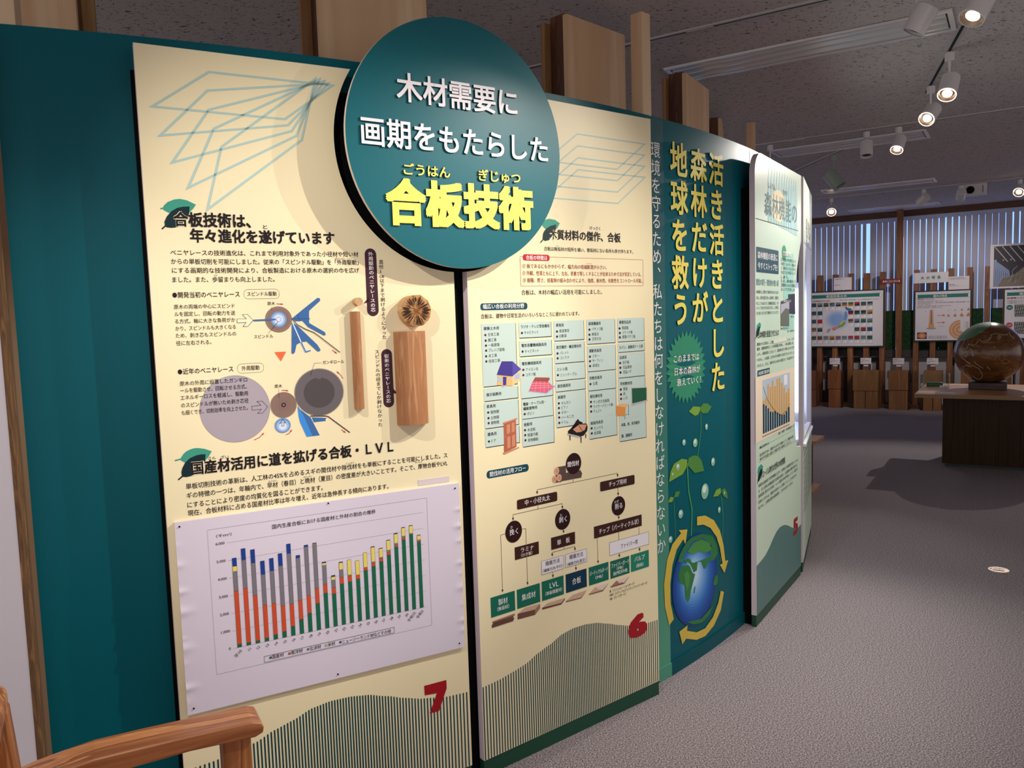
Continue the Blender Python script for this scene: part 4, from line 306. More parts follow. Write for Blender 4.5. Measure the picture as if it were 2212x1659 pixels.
'p5_chart':[('R',-5.4,877.2,700.3,1183.1,0,'pap',1,0),('R',107.7,907.6,605.7,1162.6,0,'plot',2,0),('R',111.2,907.6,134.4,1064.9,0,'baro',3,0),('R',111,907.6,134.4,1047.8,0,'bark',4,0),('R',149.3,907.3,172.9,1074.5,0,'baro',3,0),('R',148.8,907.3,172.9,1036.3,0,'bark',4,0),('R',188.6,907,212,1136.4,0,'baro',3,0),('R',187.2,907,212,1020,0,'bark',4,0),('R',227.7,906.7,251.9,1121.8,0,'baro',3,0),('R',226.3,906.7,251.9,998.8,0,'bark',4,0),('R',267.9,906.3,292.4,1147.9,0,'baro',3,0),('R',266.2,906.3,292.4,992.1,0,'bark',4,0),('R',308.1,906,333.7,1116.3,0,'baro',3,0),('R',306.9,906,333.7,992,0,'bark',4,0),('R',349.8,905.7,375.7,1150.3,0,'baro',3,0),('R',348.3,905.7,375.7,979.5,0,'bark',4,0),('R',391.8,905.3,418.5,1149.7,0,'baro',3,0),('R',390.4,905.3,418.5,966.7,0,'bark',4,0),('R',434.4,905,462,1122.1,0,'baro',3,0),('R',433.3,905,462,957.6,0,'bark',4,0),('R',477.9,904.6,506.3,1093.9,0,'baro',3,0),('R',477,904.6,506.3,954.2,0,'bark',4,0),('R',522.1,904.3,551.5,1063.2,0,'baro',3,0),('R',521.6,904.3,551.5,964.6,0,'bark',4,0),('R',567.5,903.9,597.5,1080.6,0,'baro',3,0),('R',567.1,903.9,597.5,981.1,0,'bark',4,0),('R',485.6,1103.8,552.4,1156.5,0,'wht',4,0),('T','昭和35',102.6,134.2,894.4,8.2,'ink',3,0.005),('T','昭和40',140.6,172.7,894,8.2,'ink',3,0.005),('T','昭和45',179.2,211.9,893.5,8.3,'ink',3,0.005),('T','昭和50',218.5,251.7,893.1,8.4,'ink',3,0.005),('T','昭和55',258.5,292.3,892.7,8.4,'ink',3,0.005),('T','昭和60',299.2,333.6,892.2,8.5,'ink',3,0.005),('T','昭和65',340.5,375.6,891.8,8.6,'ink',3,0.005),('T','昭和70',382.7,418.3,891.3,8.7,'ink',3,0.005),('T','昭和75',425.6,461.9,890.8,8.7,'ink',3,0.005),('T','昭和80',469.2,506.2,890.3,8.8,'ink',3,0.005),('T','昭和85',513.7,551.4,889.8,8.9,'ink',3,0.005),('T','昭和90',559,597.4,889.4,9,'ink',3,0.005),('L',[(115.2,1132.1),(187.7,1061.3),(269.8,1015.1),(355.2,976.7),(444.1,956.3),(536.7,969.7),(597.8,997.7)],2.2,'ink',5,0),('T','資料：林野庁「木材需給表」より',382.5,700,869.3,13.5,'ink',2,0.005)],
'p5_text2':[('R',36.5,782,708,847.2,4,'ink',1,0.8),('T','●国土保全林とは',58.4,211.4,849.1,14.4,'ink',2,0.005),('T','国土保全のために、植栽や手入れを行う森林のことで、国有林や民有',57.9,683.9,813.5,16.2,'ink',2,0.004),('T','林の中で水源かん養などの働きを持つ森林のことをいう。',57.6,632.2,793.1,16.2,'ink',2,0.004),('L',[(13.8,723.7),(26.1,734)],4.5,'leafl',1,0),('P',[(20,736),(32.6,760.7),(82,767.3),(113.2,750.8),(94.1,731.4),(50.4,725.9)],'leafl',1),('L',[(13.2,685.2),(25.5,694.5)],4.5,'leafd',2,0),('P',[(19.3,691.2),(32,724.8),(72.4,744.5),(103.6,741.6),(87.5,714.4),(50,694.3)],'leafd',2),('T','グローバル時代の世界の木材情報',72,509,714.8,34.5,'ink',4,0.014),('T','地球的な森林減少が世界規模に広がり、世界的に木材資源が減少している',34.2,773.6,670.8,17.1,'ink',2,0.004),('T','す。また主要な木材輸出国では資源の枯渇に、丸太輸出の規制や禁止をし',33.9,773.6,645,17.1,'ink',2,0.004),('T','森林資源に恵まれた日本は、もっと自国の木材を利用しようという動きを',33.5,773.6,620.6,17.2,'ink',2,0.004),('T','日本のこれからは、国産の木材をもっと活用していくことが大切です。',33.1,752.8,592.5,17.2,'ink',2,0.004),('T','私たちは、この貴重な国内の森林資源を、これからも育てていきます。',32.7,671.3,565.9,17.2,'ink',2,0.004)],
'p5_wave':[(10.2,296.9),(81.8,301.4),(145.9,308.8),(212,326.8),(280.1,355),(342.9,375),(403.7,382.6),(458.5,379.2),(514.6,369.6),(572,351.6),(630.7,329),(731.8,293.7),(794.6,288.9),(845.8,292.6)],
'p5_no':[('F','5',686.8,271.2,765.1,351.5,'red',4,0.05)],
}
COAST=[[[-0.932,0.227,0.282],[-0.9,0.167,0.402],[-0.893,0.034,0.449],[-0.882,-0.153,0.445],[-0.909,-0.173,0.379],[-0.962,-0.123,0.245],[-0.961,-0.223,0.165],[-0.935,-0.312,0.168],[-0.903,-0.369,0.219],[-0.869,-0.364,0.334],[-0.854,-0.424,0.303],[-0.809,-0.518,0.278],[-0.732,-0.582,0.354],[-0.699,-0.579,0.419]],[[-0.968,-0.105,0.228],[-0.987,-0.113,0.111],[-0.988,-0.148,-0.038],[-0.995,-0.099,0.027],[-0.989,-0.039,0.142]],[[-0.972,-0.236,-0.001],[-0.949,-0.309,0.068],[-0.926,-0.374,0.054],[-0.923,-0.383,-0.029],[-0.94,-0.328,-0.091],[-0.965,-0.254,-0.067],[-0.972,-0.236,-0.001]],[[-0.677,-0.568,0.467],[-0.648,-0.602,0.467],[-0.633,-0.661,0.403],[-0.535,-0.715,0.451],[-0.427,-0.751,0.504],[-0.377,-0.749,0.545],[-0.437,-0.77,0.466],[-0.523,-0.751,0.402],[-0.611,-0.708,0.355]],[[-0.372,-0.74,0.561],[-0.367,-0.703,0.609],[-0.265,-0.723,0.639],[-0.165,-0.746,0.646],[-0.095,-0.793,0.602],[0.064,-0.799,0.597],[0.133,-0.768,0.627]],[[-0.174,-0.79,0.588],[-0.134,-0.831,0.539],[-0.18,-0.855,0.486],[-0.211,-0.824,0.525],[-0.174,-0.79,0.588]],[[0.199,-0.712,0.673],[0.192,-0.805,0.561],[0.287,-0.811,0.509],[0.246,-0.852,0.463]],[[-0.889,-0.432,0.155],[-0.857,-0.491,0.156],[-0.841,-0.534,0.092],[-0.825,-0.565,0.01],[-0.836,-0.546,-0.057],[-0.854,-0.52,0.009],[-0.841,-0.534,0.092]],[[-0.862,-0.506,-0.025],[-0.818,-0.573,-0.056]],[[-0.987,-0.147,-0.072],[-0.935,-0.293,-0.2],[-0.847,-0.432,-0.312],[-0.899,-0.349,-0.265]],[[-0.902,-0.127,-0.412],[-0.876,-0.312,-0.368],[-0.821,-0.392,-0.415],[-0.804,-0.474,-0.36],[-0.74,-0.535,-0.408],[-0.669,-0.586,-0.457],[-0.562,-0.576,-0.593],[-0.482,-0.503,-0.717],[-0.46,-0.357,-0.813],[-0.478,-0.221,-0.85],[-0.572,-0.236,-0.785],[-0.652,-0.255,-0.714]],[[-0.794,-0.566,-0.222],[-0.765,-0.575,-0.289],[-0.695,-0.626,-0.354],[-0.618,-0.664,-0.42],[-0.579,-0.682,-0.447]],[[-0.902,-0.127,-0.412],[-0.806,-0.025,-0.591]],[[-0.516,-0.766,-0.384],[-0.399,-0.767,-0.503]],[[-0.564,-0.398,0.724],[-0.507,-0.497,0.704]],[[-0.35,-0.901,0.255],[-0.381,-0.901,0.207]]]
# ------------------------------------------------------------------ setting
O7, A7, O6, A6, O5, A5_ = (-.918, 2.027, 0), 61.74, (-.1287, 2.4518, 0), 52.084, (1.121, 3.599, 0), 33.6
WC, WR, WTOP = Vector((-2.88, 6.657, 0)), 4.965, 2.247
S0 = math.atan2(3.088 - WC.y, .565 - WC.x)
HCEIL = 2.84
FAZ = 122.73                                      # azimuth of the window wall, left to right
OF = (.5407 * 12.78, .8412 * 12.78, 0)
carpet = mat('carpet', '#8d8688', .95, spec=.1)
N, L, b = nodes(carpet)
tc = N.new('ShaderNodeTexCoord'); n1 = N.new('ShaderNodeTexNoise'); n1.inputs['Scale'].default_value = 190; n1.inputs['Detail'].default_value = 3; n1.inputs['Roughness'].default_value = .75
n2 = N.new('ShaderNodeTexNoise'); n2.inputs['Scale'].default_value = 1.1; L.new(tc.outputs['Object'], n1.inputs['Vector']); L.new(tc.outputs['Object'], n2.inputs['Vector'])
cr = N.new('ShaderNodeValToRGB'); e = cr.color_ramp.elements; e[0].position = .33; e[0].color = hexc('#3c3639'); e[1].position = .66; e[1].color = hexc('#d6ccd0'); k = e.new(.5); k.color = hexc('#8d8387')
L.new(n1.outputs['Fac'], cr.inputs[0]); mx = N.new('ShaderNodeMix'); mx.data_type = 'RGBA'; mx.blend_type = 'MULTIPLY'; mx.inputs['Factor'].default_value = .35
L.new(cr.outputs[0], mx.inputs['A']); L.new(n2.outputs['Color'], mx.inputs['B'])
L.new(cr.outputs[0], b.inputs['Base Color'])
bp = N.new('ShaderNodeBump'); bp.inputs['Strength'].default_value = .35; bp.inputs['Distance'].default_value = .004; L.new(n1.outputs['Fac'], bp.inputs['Height']); L.new(bp.outputs[0], b.inputs['Normal'])
tag(MB().box(-9, 13, -4, 16, -.05, 0).build('floor', carpet), kind='structure')
cm = mat('rock_wool_ceiling', '#a79fa0', .9, spec=.15); N, L, b = nodes(cm)
tc = N.new('ShaderNodeTexCoord'); mp = N.new('ShaderNodeMapping'); mp.inputs['Rotation'].default_value = (0, 0, .57); mp.inputs['Scale'].default_value = (1, 2.2, 1)
n1 = N.new('ShaderNodeTexNoise'); n1.inputs['Scale'].default_value = 42; n1.inputs['Detail'].default_value = 1.5; n1.inputs['Distortion'].default_value = 1.2
n2 = N.new('ShaderNodeTexNoise'); n2.inputs['Scale'].default_value = 160
L.new(tc.outputs['Object'], mp.inputs[0]); L.new(mp.outputs[0], n1.inputs['Vector']); L.new(tc.outputs['Object'], n2.inputs['Vector'])
cr = N.new('ShaderNodeValToRGB'); e = cr.color_ramp.elements; e[0].position = .335; e[0].color = hexc('#5a5250'); e[1].position = .375; e[1].color = hexc('#d2c8c5')
L.new(n1.outputs['Fac'], cr.inputs[0]); L.new(cr.outputs[0], b.inputs['Base Color'])
bp = N.new('ShaderNodeBump'); bp.inputs['Strength'].default_value = .35; bp.inputs['Distance'].default_value = .004; L.new(n2.outputs['Fac'], bp.inputs['Height']); L.new(bp.outputs[0], b.inputs['Normal'])
tag(MB().box(-9, 13, -4, 16, HCEIL, HCEIL + .1).build('ceiling', cm), kind='structure')

beamw = wood('window_timber', '#4a2c1c', '#6d442b', '#58341f', sc=30, stretch=20, axis=0)
def far(name, label, cat, off=0, group=None):
    return thing(name, label, cat, (OF[0] - .5407 * off, OF[1] - .8412 * off, 0), FAZ, group)
fw_ = lambda mb, name, m: (lambda o: (setattr(o, 'location', OF), setattr(o, 'rotation_euler', (0, 0, math.radians(90 - FAZ))), tag(o, kind='structure'), o)[-1])(mb.build(name, m))
wallg = mat('wall_paint_dark', '#6a6064', .8); green = noisemat('green_board', '#1d3b22', '#2a4c2d', 30, rough=.7)
fw_(MB().box(-12, 6, .02, .2, 0, .73), 'wall_far', wallg)
fw_(MB().box(-12, 6, -.115, .2, .727, .84), 'trim_1', mat('window_sill_grey', '#4a4347', .6))
fw_(MB().box(-12, 6, -.06, .1, 2.755, HCEIL), 'trim_2', beamw)
sky = mat('daylight_pane', '#8db4f4', .5, emit=.95)
fw_(MB().box(-5.6, -1.44, .10, .12, .84, 2.76), 'window_1', sky)
fw_(MB().box(-1.40, 1.6, .10, .12, .84, 2.76), 'window_2', sky)
fw_(MB().box(1.6, 6, .05, .2, .84, 2.76), 'wall_right', wallg)
fw_(MB().box(-12, -5.6, .05, .2, .84, 2.76), 'wall_left', wallg)
GB = [(-2.75, -1.478), (-1.401, -1.247), (-1.247, -.60), (-.531, -.378), (-.297, -.147), (-.147, 1.2)]
gb = far('green_board_row', 'dark green boards standing on the sill against the lower window panes', 'board', .075)
for k, (x0, x1) in enumerate(GB):
    for j in range(max(1, round((x1 - x0) / .15))):
        n_ = max(1, round((x1 - x0) / .15)); w_ = (x1 - x0) / n_
        MB().box(x0 + j * w_ + .002, x0 + (j + 1) * w_ - .002, -.02 - .006 * (j % 2), .02, .841, 1.408).build('board', green, gb)
wcab = mat('white_laminate', '#cfc6ce', .5)
cb = far('white_cabinet_row', 'row of low white cabinet doors under the window sill behind the timber posts', 'cabinet', .04)
for x0, x1 in ((-1.622, -1.47), (-1.395, -1.245), (-1.186, -1.02), (-.99, -.75), (-.72, -.4), (-.37, -.02), (.01, .5)):
    d_ = MB().box(x0, x1, 0, .035, .045, .72).build('door', wcab, cb, bevel=.003)
    MB().box(x1 - .035, x1 - .02, -.012, 0, .36, .48).build('handle', mat('steel_grey', '#8b868c', .4, .6), d_)
for x0, z0, x1, z1, lb in ((-2.4965, .207, -2.45, .661, 'tall narrow white card standing on the dark wall left of the second timber post'), (-2.258, .046, -2.211, .662, 'tall white strip on the dark wall right of the narrow wood block'),
    (-2.061, .539, -1.966, .655, 'small white card on the dark wall left of the widest wood block'), (-1.817, .533, -1.739, .656, 'small white card on the dark wall right of the widest wood block')):
    t = far('wall_card', lb, 'card', .0, 'white cards on the dark wall'); MB().box(x0, x1, -.012, .018, z0, z1).build('card_sheet', mat('card_white', '#d8d0d8', .6), t)

# vertical blinds: every slat a part, copied from one slat
slatm = mat('blind_fabric', '#c4c0d0', .8, spec=.1)
def blind(label, x0, x1, gaps):
    t = far('vertical_blind', label, 'blind', .0, 'vertical window blinds')
    MB().box(x0, x1, -.05, .03, 2.70, 2.752).build('head_rail', mat('blind_rail', '#b9c2de', .5), t)
    edges = [x0] + [g for g, _ in gaps] + [x1]; wd = [0] + [g for _, g in gaps] + [0]; proto = None
    for i in range(len(edges) - 1):
        a, c = edges[i] + wd[i] / 2, edges[i + 1] - wd[i + 1] / 2
        if c - a < .015: continue
        if proto is None:
            proto = MB().add([(-.5, 0, .86), (.5, 0, .86), (-.5, 0, 2.70), (.5, 0, 2.70)], [(0,1,3,2)]).build('slat', slatm, t)
            so = proto.modifiers.new('thick', 'SOLIDIFY'); so.thickness = .0015; s = proto
        else: s = proto.copy(); COL.objects.link(s)
        s.location = ((a + c) / 2, .01, 0); s.scale = (c - a, 1, 1)
gL = [(-2.8, .006), (-2.6983,.0047), (-2.612,.0063), (-2.5264,.0078), (-2.4491,.0077), (-2.3647,.0076), (-2.284,.0076), (-2.2053,.006), (-2.1227,.0075), (-2.0452,.0059), (-1.9565,.0236), (-1.8684,.0526), (-1.755,.0043), (-1.6757,.0057), (-1.597,.0057), (-1.5161,.0085)]
gR = [(-1.3504,.0098), (-1.2672,.0069), (-1.1832,.011), (-1.1053,.0123), (-1.028,.0068), (-.9458,.0121), (-.8604,.0186), (-.7796,.0145), (-.6981,.0144), (-.6211,.0065), (-.5434,.0052), (-.4612,.0064), (-.3822,.0038), (-.3012,.0038), (-.2247,.0038), (-.1437,.0074), (-.0585,.0172), (.0186,.0146)]
blind('grey vertical blind in the left window bay, one slat missing', -2.95 - .5, -1.48, [(-3.37 + .082 * k, .006) for k in range(7)] + gL)
blind('grey vertical blind in the right window bay behind the growth poster', -1.395, .72, gR + [(.1 + .082 * k, .006) for k in range(8)])

# ------------------------------------------------------------------ curved exhibit wall
def wmap(u, v, o):
    th = S0 + u / 1000 / WR; r = WR + o / 1000
    return (WC.x + r * math.cos(th), WC.y + r * math.sin(th), v / 1000)
tealw = mat('teal_wall_paint', '#005b66', .36, spec=.16)
N, L, b = nodes(tealw); tn = N.new('ShaderNodeTexNoise'); tn.inputs['Scale'].default_value = 2.2; mr = N.new('ShaderNodeMapRange'); mr.inputs['To Min'].default_value = .30; mr.inputs['To Max'].default_value = .46
L.new(tn.outputs['Fac'], mr.inputs['Value']); L.new(mr.outputs[0], b.inputs['Roughness'])
def arc(u0, u1, z0, z1, r0, r1, n=60, mb=None, m=0):
    "curved slab between two arc lengths (mm) with outer offset r1 and inner offset r0 (mm)"
    mb = mb or MB(); us = [u0 + (u1 - u0) * i / n for i in range(n + 1)]
    v = []
    for u in us:
        for o, z in ((r1, z0), (r1, z1), (r0, z1), (r0, z0)): v.append(wmap(u, z, o))
    f = []
    for i in range(n):
        for k in range(4): a, c = 4*i + k, 4*i + (k + 1) % 4; f.append((a, a + 4, c + 4, c))
    f += [(0, 1, 2, 3), (4*n + 3, 4*n + 2, 4*n + 1, 4*n)]
    return mb.add(v, f, m)
W = thing('exhibit_wall', 'tall curved teal exhibit wall with yellow slogan, seedlings and a pictured earth', 'exhibit wall')
W.rotation_euler = (0, 0, 0)
arc(-2135, 1700, 0, 2247, -30, 0, 260).build('wall_panel', tealw, W, smooth=False)
arc(70, 1700, 0, 57, -5, 7, 90).build('baseboard', mat('teal_base', '#00525b', .4, spec=.16), W)
arc(-17.5, 70, 0, 57, -5, 7, 4).build('baseboard', mat('strip_base', '#4d987e', .45), W)
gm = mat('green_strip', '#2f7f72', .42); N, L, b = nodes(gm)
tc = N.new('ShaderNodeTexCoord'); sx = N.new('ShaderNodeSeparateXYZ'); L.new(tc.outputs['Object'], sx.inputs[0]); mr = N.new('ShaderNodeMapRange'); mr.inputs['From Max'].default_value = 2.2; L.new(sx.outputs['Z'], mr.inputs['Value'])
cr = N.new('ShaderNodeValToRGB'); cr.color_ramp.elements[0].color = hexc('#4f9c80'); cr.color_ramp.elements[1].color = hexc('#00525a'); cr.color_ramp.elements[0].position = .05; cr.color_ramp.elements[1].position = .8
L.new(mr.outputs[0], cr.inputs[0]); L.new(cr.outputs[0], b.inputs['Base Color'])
arc(-40, 70, 57, 2240, 0, 1.2, 6).build('green_strip', gm, W)
arc(873, 874.5, 57, 2246, 0, .8, 1).build('seam', mat('seam_dark', '#06242a', .6), W)
WB = 2.2
for nm, k in (('slogan_lettering', 'w_yel'), ('vertical_lettering', 'w_white'), ('burst_badge', 'w_burst'), ('seedling_picture', 'w_sprouts'), ('dew_drops', 'w_drops'), ('earth_picture', 'w_earth'), ('cycle_arrows', 'w_arrows')):
    Pr(wmap, base=(1.6 if nm != 'earth_picture' else 3.2), step=.25).ops(DATA[k], raised=3.5 if k == 'w_yel' else 0).build(nm, W)

# ------------------------------------------------------------------ large exhibit boards
creamm = mat('cream_board', '#f4e6bd', .42, spec=.3); edgem = mat('board_edge', '#d6c6ce', .6); blackm = mat('matt_black', '#050506', .8, spec=.1)
mintm = mat('mint_board', '#cfe2cb', .36, spec=.45)
def outline(w_, z0, z1, cx, cz, r, side):
    "board outline with a circular bite at its upper corner"
    P = []
    if side == 'R':
        a0 = math.asin((z1 - cz) / r); a1 = -math.acos(-(cx - w_) / r) if False else None
        t0 = PI - a0; dx = w_ - cx; t1 = 2*PI - math.acos(max(-1, min(1, dx / r)))
        t1 = PI + math.acos(max(-1, min(1, -dx / r)))
        P = [(0, z0), (w_, z0)] + [(cx + r*math.cos(t1 + (t0 - t1)*i/40), cz + r*math.sin(t1 + (t0 - t1)*i/40)) for i in range(41)] + [(0, z1)]
    else:
        t0 = math.asin((z1 - cz) / r); dx = 0 - cx; t1 = -math.acos(max(-1, min(1, dx / r)))
        P = [(w_, z0), (w_, z1)] + [(cx + r*math.cos(t0 + (t1 - t0)*i/40), cz + r*math.sin(t0 + (t1 - t0)*i/40)) for i in range(41)] + [(0, z0)]
    return P
ENV = DATA['env']
def envv(u, E=ENV):
    if u <= E[0][0]: return E[0][1]
    for (a, c), (d, f) in zip(E, E[1:]):
        if a <= u <= d: t = (u - a) / (d - a); t = t*t*(3 - 2*t) * .3 + t * .7; return c + (f - c) * t
    return E[-1][1]
def stripes(p, c='stripe'):
    u = 5
    while u < 848:
        v = envv(u); p.poly([(u - 2.2, 57), (u + 2.2, 57)] + [(u + 2.2*math.cos(a), v + 2.2*math.sin(a)) for a in (0, PI/4, PI/2, 3*PI/4, PI)], c, 1)
        u += 12 - 3.6 * math.sin(PI * min(1, max(0, u / 850))) ** 1.3
def board(nm, label, O, az, poly, facem, back=(-.008, .862, .0, 2.15)):
    t = thing(nm, label, 'exhibit board', O, az)
    MB().prism(poly, 0, .025, 0, 1, 1).build('board', [facem, edgem], t)
    MB().box(.0, .85, .0025, .024, 0, .0555).build('base_band', mat('green_base', '#0b4632', .5), t)
    if back: MB().box(back[0], back[1], .0255, .040, back[2], back[3]).build('backing', blackm, t)
    return t
B7 = board('exhibit_board', 'cream exhibit board numbered 7 about plywood technology with wood samples on it', O7, A7, outline(.852, .056, 2.21, .870, 2.0125, .372, 'R'), creamm, (-.009, .884, 0, 2.15))
for nm, k in (('layer_drawing', 'p7_fan'), ('leaf_emblem', 'p7_leaf1'), ('leaf_emblem', 'p7_leaf2'), ('heading_lettering', 'p7_head'), ('heading_lettering', 'p7_head2'), ('body_lettering', 'p7_text'), ('lathe_diagram', 'p7_diagram'), ('sample_captions', 'p7_labels'), ('number_seven', 'p7_no')):
    Pr().ops(DATA[k]).build(nm, B7)
p = Pr(); stripes(p); p.build('hill_stripes', B7)
B6 = board('exhibit_board', 'cream exhibit board numbered 6 with grid of pale green boxes and a brown flow chart', O6, A6, outline(.85, .056, 2.21, -.0346, 2.0125, .372, 'L'), creamm, (-.004, .858, 0, 2.15))
for nm, k in (('layer_drawing', 'p6_fan'), ('leaf_emblem', 'p6_leaf'), ('heading_lettering', 'p6_head'), ('body_lettering', 'p6_text'), ('usage_boxes', 'p6_boxes'), ('house_picture', 'pic_house'), ('heated_table_picture', 'pic_kotatsu'), ('door_picture', 'pic_door'), ('piano_picture', 'pic_piano'), ('blackboard_picture', 'pic_board'), ('desk_picture', 'pic_desk'), ('flow_chart', 'p6_flow'), ('number_six', 'p6_no')):
    Pr().ops(DATA[k]).build(nm, B6)
p = Pr(); stripes(p); p.build('hill_stripes', B6)
rr = [(.105 - .105*math.sin(a), 2.105 + .105*math.cos(a)) for a in [PI/2*i/12 for i in range(12, -1, -1)]]
notch = [(.85, .735), (.80, .738), (.774, .742), (.75, .76), (.73, .79), (.715, .86), (.715, 1.5), (.722, 1.58), (.74, 1.65), (.77, 1.72), (.81, 1.80), (.85, 1.86)]
B5 = board('exhibit_board', 'mint green exhibit board numbered 5 with rounded corner beside the lit niche', O5, A5_, [(0, .056), (.85, .056)] + notch + [(.85, 2.205)] + rr[::-1], mintm, None)
MB().box(.02, .69, .0255, .12, 0, 2.05).build('backing', blackm, B5)
for nm, k in (('forest_drawing', 'p5_art'), ('title_lettering', 'p5_head'), ('body_lettering', 'p5_text'), ('supply_chart', 'p5_chart'), ('lower_lettering', 'p5_text2'), ('number_five', 'p5_no')):
    Pr(step=.3).ops(DATA[k]).build(nm, B5)
p = Pr(); WV = DATA['p5_wave']; p.poly([(0, 57), (850, 57)] + [(850, 300)] + WV[::-1] + [(0, 296)], 'wave', 1)
for i in range(60): u = 6 + 14*i; p.rect(u, 58, u + 3, envv(u, WV) - 4, 'wave2', 2)
p.build('hill_picture', B5)
B4 = thing('exhibit_board', 'pale green exhibit board seen edge-on right of board 5, with arched lit opening', 'exhibit board', (1.620, 4.352, 0), 23.9)
ar_ = [(.76, .76), (.76, 1.45)] + [(.43 + .33*math.cos(a), 1.45 + .50*math.sin(a)) for a in [PI*i/20 for i in range(1, 20)]] + [(.10, 1.45), (.10, .76)]
MB().prism([(0, .056), (.85, .056), (.85, 2.21), (0, 2.21), (0, .76), (.10, .76)] + ar_[::-1][1:-1] + [(.76, .76), (0, .7599)], 0, .025, 0, 1, 1).build('board', [mintm, edgem], B4)
p = Pr(); p.ell(420, 1990, 130, 110, 'sun', 1); p.line([(60, 1860), (800, 1860)], 4, 'ink', 2); p.text('役割は', 240, 640, 1960, 110, 'p5h', 3, .01)
for k in range(9): p.text('森林は水を育て、空気をきれいにし、土砂の流出を防ぐ働きがあります。', 60, 790, 660 - 40*k, 22, 'ink', 2)
p.build('body_lettering', B4)
MB().box(.0, .85, .003, .024, 0, .0555).build('base_band', mat('green_base'), B4)
NW = mat('niche_white', '#e6e8f0', .5)
nb = MB(); nb.box(.80, .82, .026, .14, .70, 1.98); nb.box(-.0, .82, .14, .15, .70, 1.98); nb.box(-.0, .80, .026, .14, .70, .72); nb.box(-.0, .80, .026, .14, 1.96, 1.98); nb.build('niche', NW, B4)
MB().add([(.005, -.014, .735), (.75, -.014, .735), (.75, .135, .77), (.005, .135, .77), (.005, -.014, .721), (.75, -.014, .721), (.75, .135, .75), (.005, .135, .75)], [(0,1,2,3), (7,6,5,4), (0,4,5,1), (1,5,6,2), (2,6,7,3), (3,7,4,0)]).build('sill', mat('sill_white', '#e9e9f2', .4), B4)
led = mat('led_light', '#cfe4ff', .5, emit=4.5)
lb = MB()
for c_ in range(3):
    for i in range(64): lb.box(.792, .7985, .050 + .020*c_, .062 + .020*c_, .82 + .0125*i, .8265 + .0125*i)
lb.build('led_strip', led, B4)
MB().box(  .775, .797, .055, .085, 1.66, 1.80).build('screen', mat('screen_black', '#0b0b0f', .3), B4)
pl = bpy.data.lights.new('niche_light', 'POINT'); pl.energy = 1.3; pl.color = (.62, .78, 1); pl.shadow_soft_size = .05
plo = bpy.data.objects.new('niche_light', pl); COL.objects.link(plo); plo.parent = B4; plo.location = (.45, .09, 1.45)

# ------------------------------------------------------------------ round sign
DS = thing('round_sign', 'large round teal sign with raised white and yellow Japanese title between boards 7 and 6', 'sign', (-.128, 2.3946, 0), 56.9)
dm = mat('teal_sign', '#00626c', .33, spec=.42); cz, r = 2.0125, .364
circ = lambda r_, n=96: [(r_*math.cos(2*PI*i/n), cz + r_*math.sin(2*PI*i/n)) for i in range(n)]
MB().prism(circ(r), 0, .012, 0, 1, 1).build('disc', [dm, mat('sign_edge', '#d9c7b8', .5)], DS)
MB().prism(circ(.352), .0125, .028, 0).build('backing', blackm, DS)
MB().box(-.02, .02, .028, .062, 1.70, 2.20).build('bracket', blackm, DS)
for q in DATA['disc']: Pr(base=.3).ops([q], raised=5).build('raised_lettering', DS)

# ------------------------------------------------------------------ chart board, patch, wood samples on board 7
CH = thing('chart_board', 'white paper bar chart with puckered edges pinned on the lower half of board 7', 'chart', O7, A7)
pap = mat('chart_paper', '#ded4e3', .5, spec=.3)
x0, z1, x1, z0 = [k / 1000 for k in DATA['chart_rect']]; z0 = .460
def puck(x, z):
    d = 0
    for zz, s_, wd_, ln in PK0:
        d += .0045 * s_ * math.exp(-((z - zz) / wd_) ** 2) * max(0, 1 - (x - x0) / ln) ** 1.5
    for zz, s_, wd_, ln in PK1:
        d += .0045 * s_ * math.exp(-((z - zz) / wd_) ** 2) * max(0, 1 - (x1 - x) / ln) ** 1.5
    return d
PK0 = [(.495, .4, .012, .03), (.535, 1, .010, .045), (.602, .35, .008, .02), (.645, .9, .013, .042), (.672, .4, .006, .02), (.745, 1.0, .012, .05), (.80, .9, .009, .035), (.872, .7, .010, .03), (.925, .3, .008, .02)]
PK1 = [(.515, .5, .009, .03), (.548, .8, .009, .03), (.60, .35, .007, .02), (.655, .8, .011, .035), (.70, .4, .006, .02), (.735, .7, .008, .03), (.805, .6, .008, .03), (.852, .9, .009, .035), (.905, .6, .007, .03)]
NX, NZ = 110, 190; mb = MB(); v = []
xs = [x0 + (x1 - x0) * i / NX for i in range(NX + 1)]
for j in range(NZ + 1):
    z = z0 + (z1 - z0) * j / NZ
    for x in xs: v.append((x, -.010 - puck(x, z), z))
mb.add(v, [(j*(NX+1)+i, j*(NX+1)+i+1, (j+1)*(NX+1)+i+1, (j+1)*(NX+1)+i) for j in range(NZ) for i in range(NX)])
mb.build('sheet', pap, CH, smooth=True)
MB().box(x0 + .0005, x1 - .0005, -.0095, -.001, z0 + .0005, z1 - .0005).build('board', pap, CH)
cmap = lambda u, v, o: (u / 1000, -.0102 - o / 1000, v / 1000)
p = Pr(cmap); p.ops(DATA['chart_frame']); p.ops(DATA['chart_text'])
az0, az6, gu0, gu1, bu0, bu1 = DATA['chart_axis']; kv = (az6 - az0) / 6000
for k in range(7): p.line([(gu0 - 6, az0 + 1000*k*kv), (gu1 + 4, az0 + 1000*k*kv)], .6, 'ax', 1)
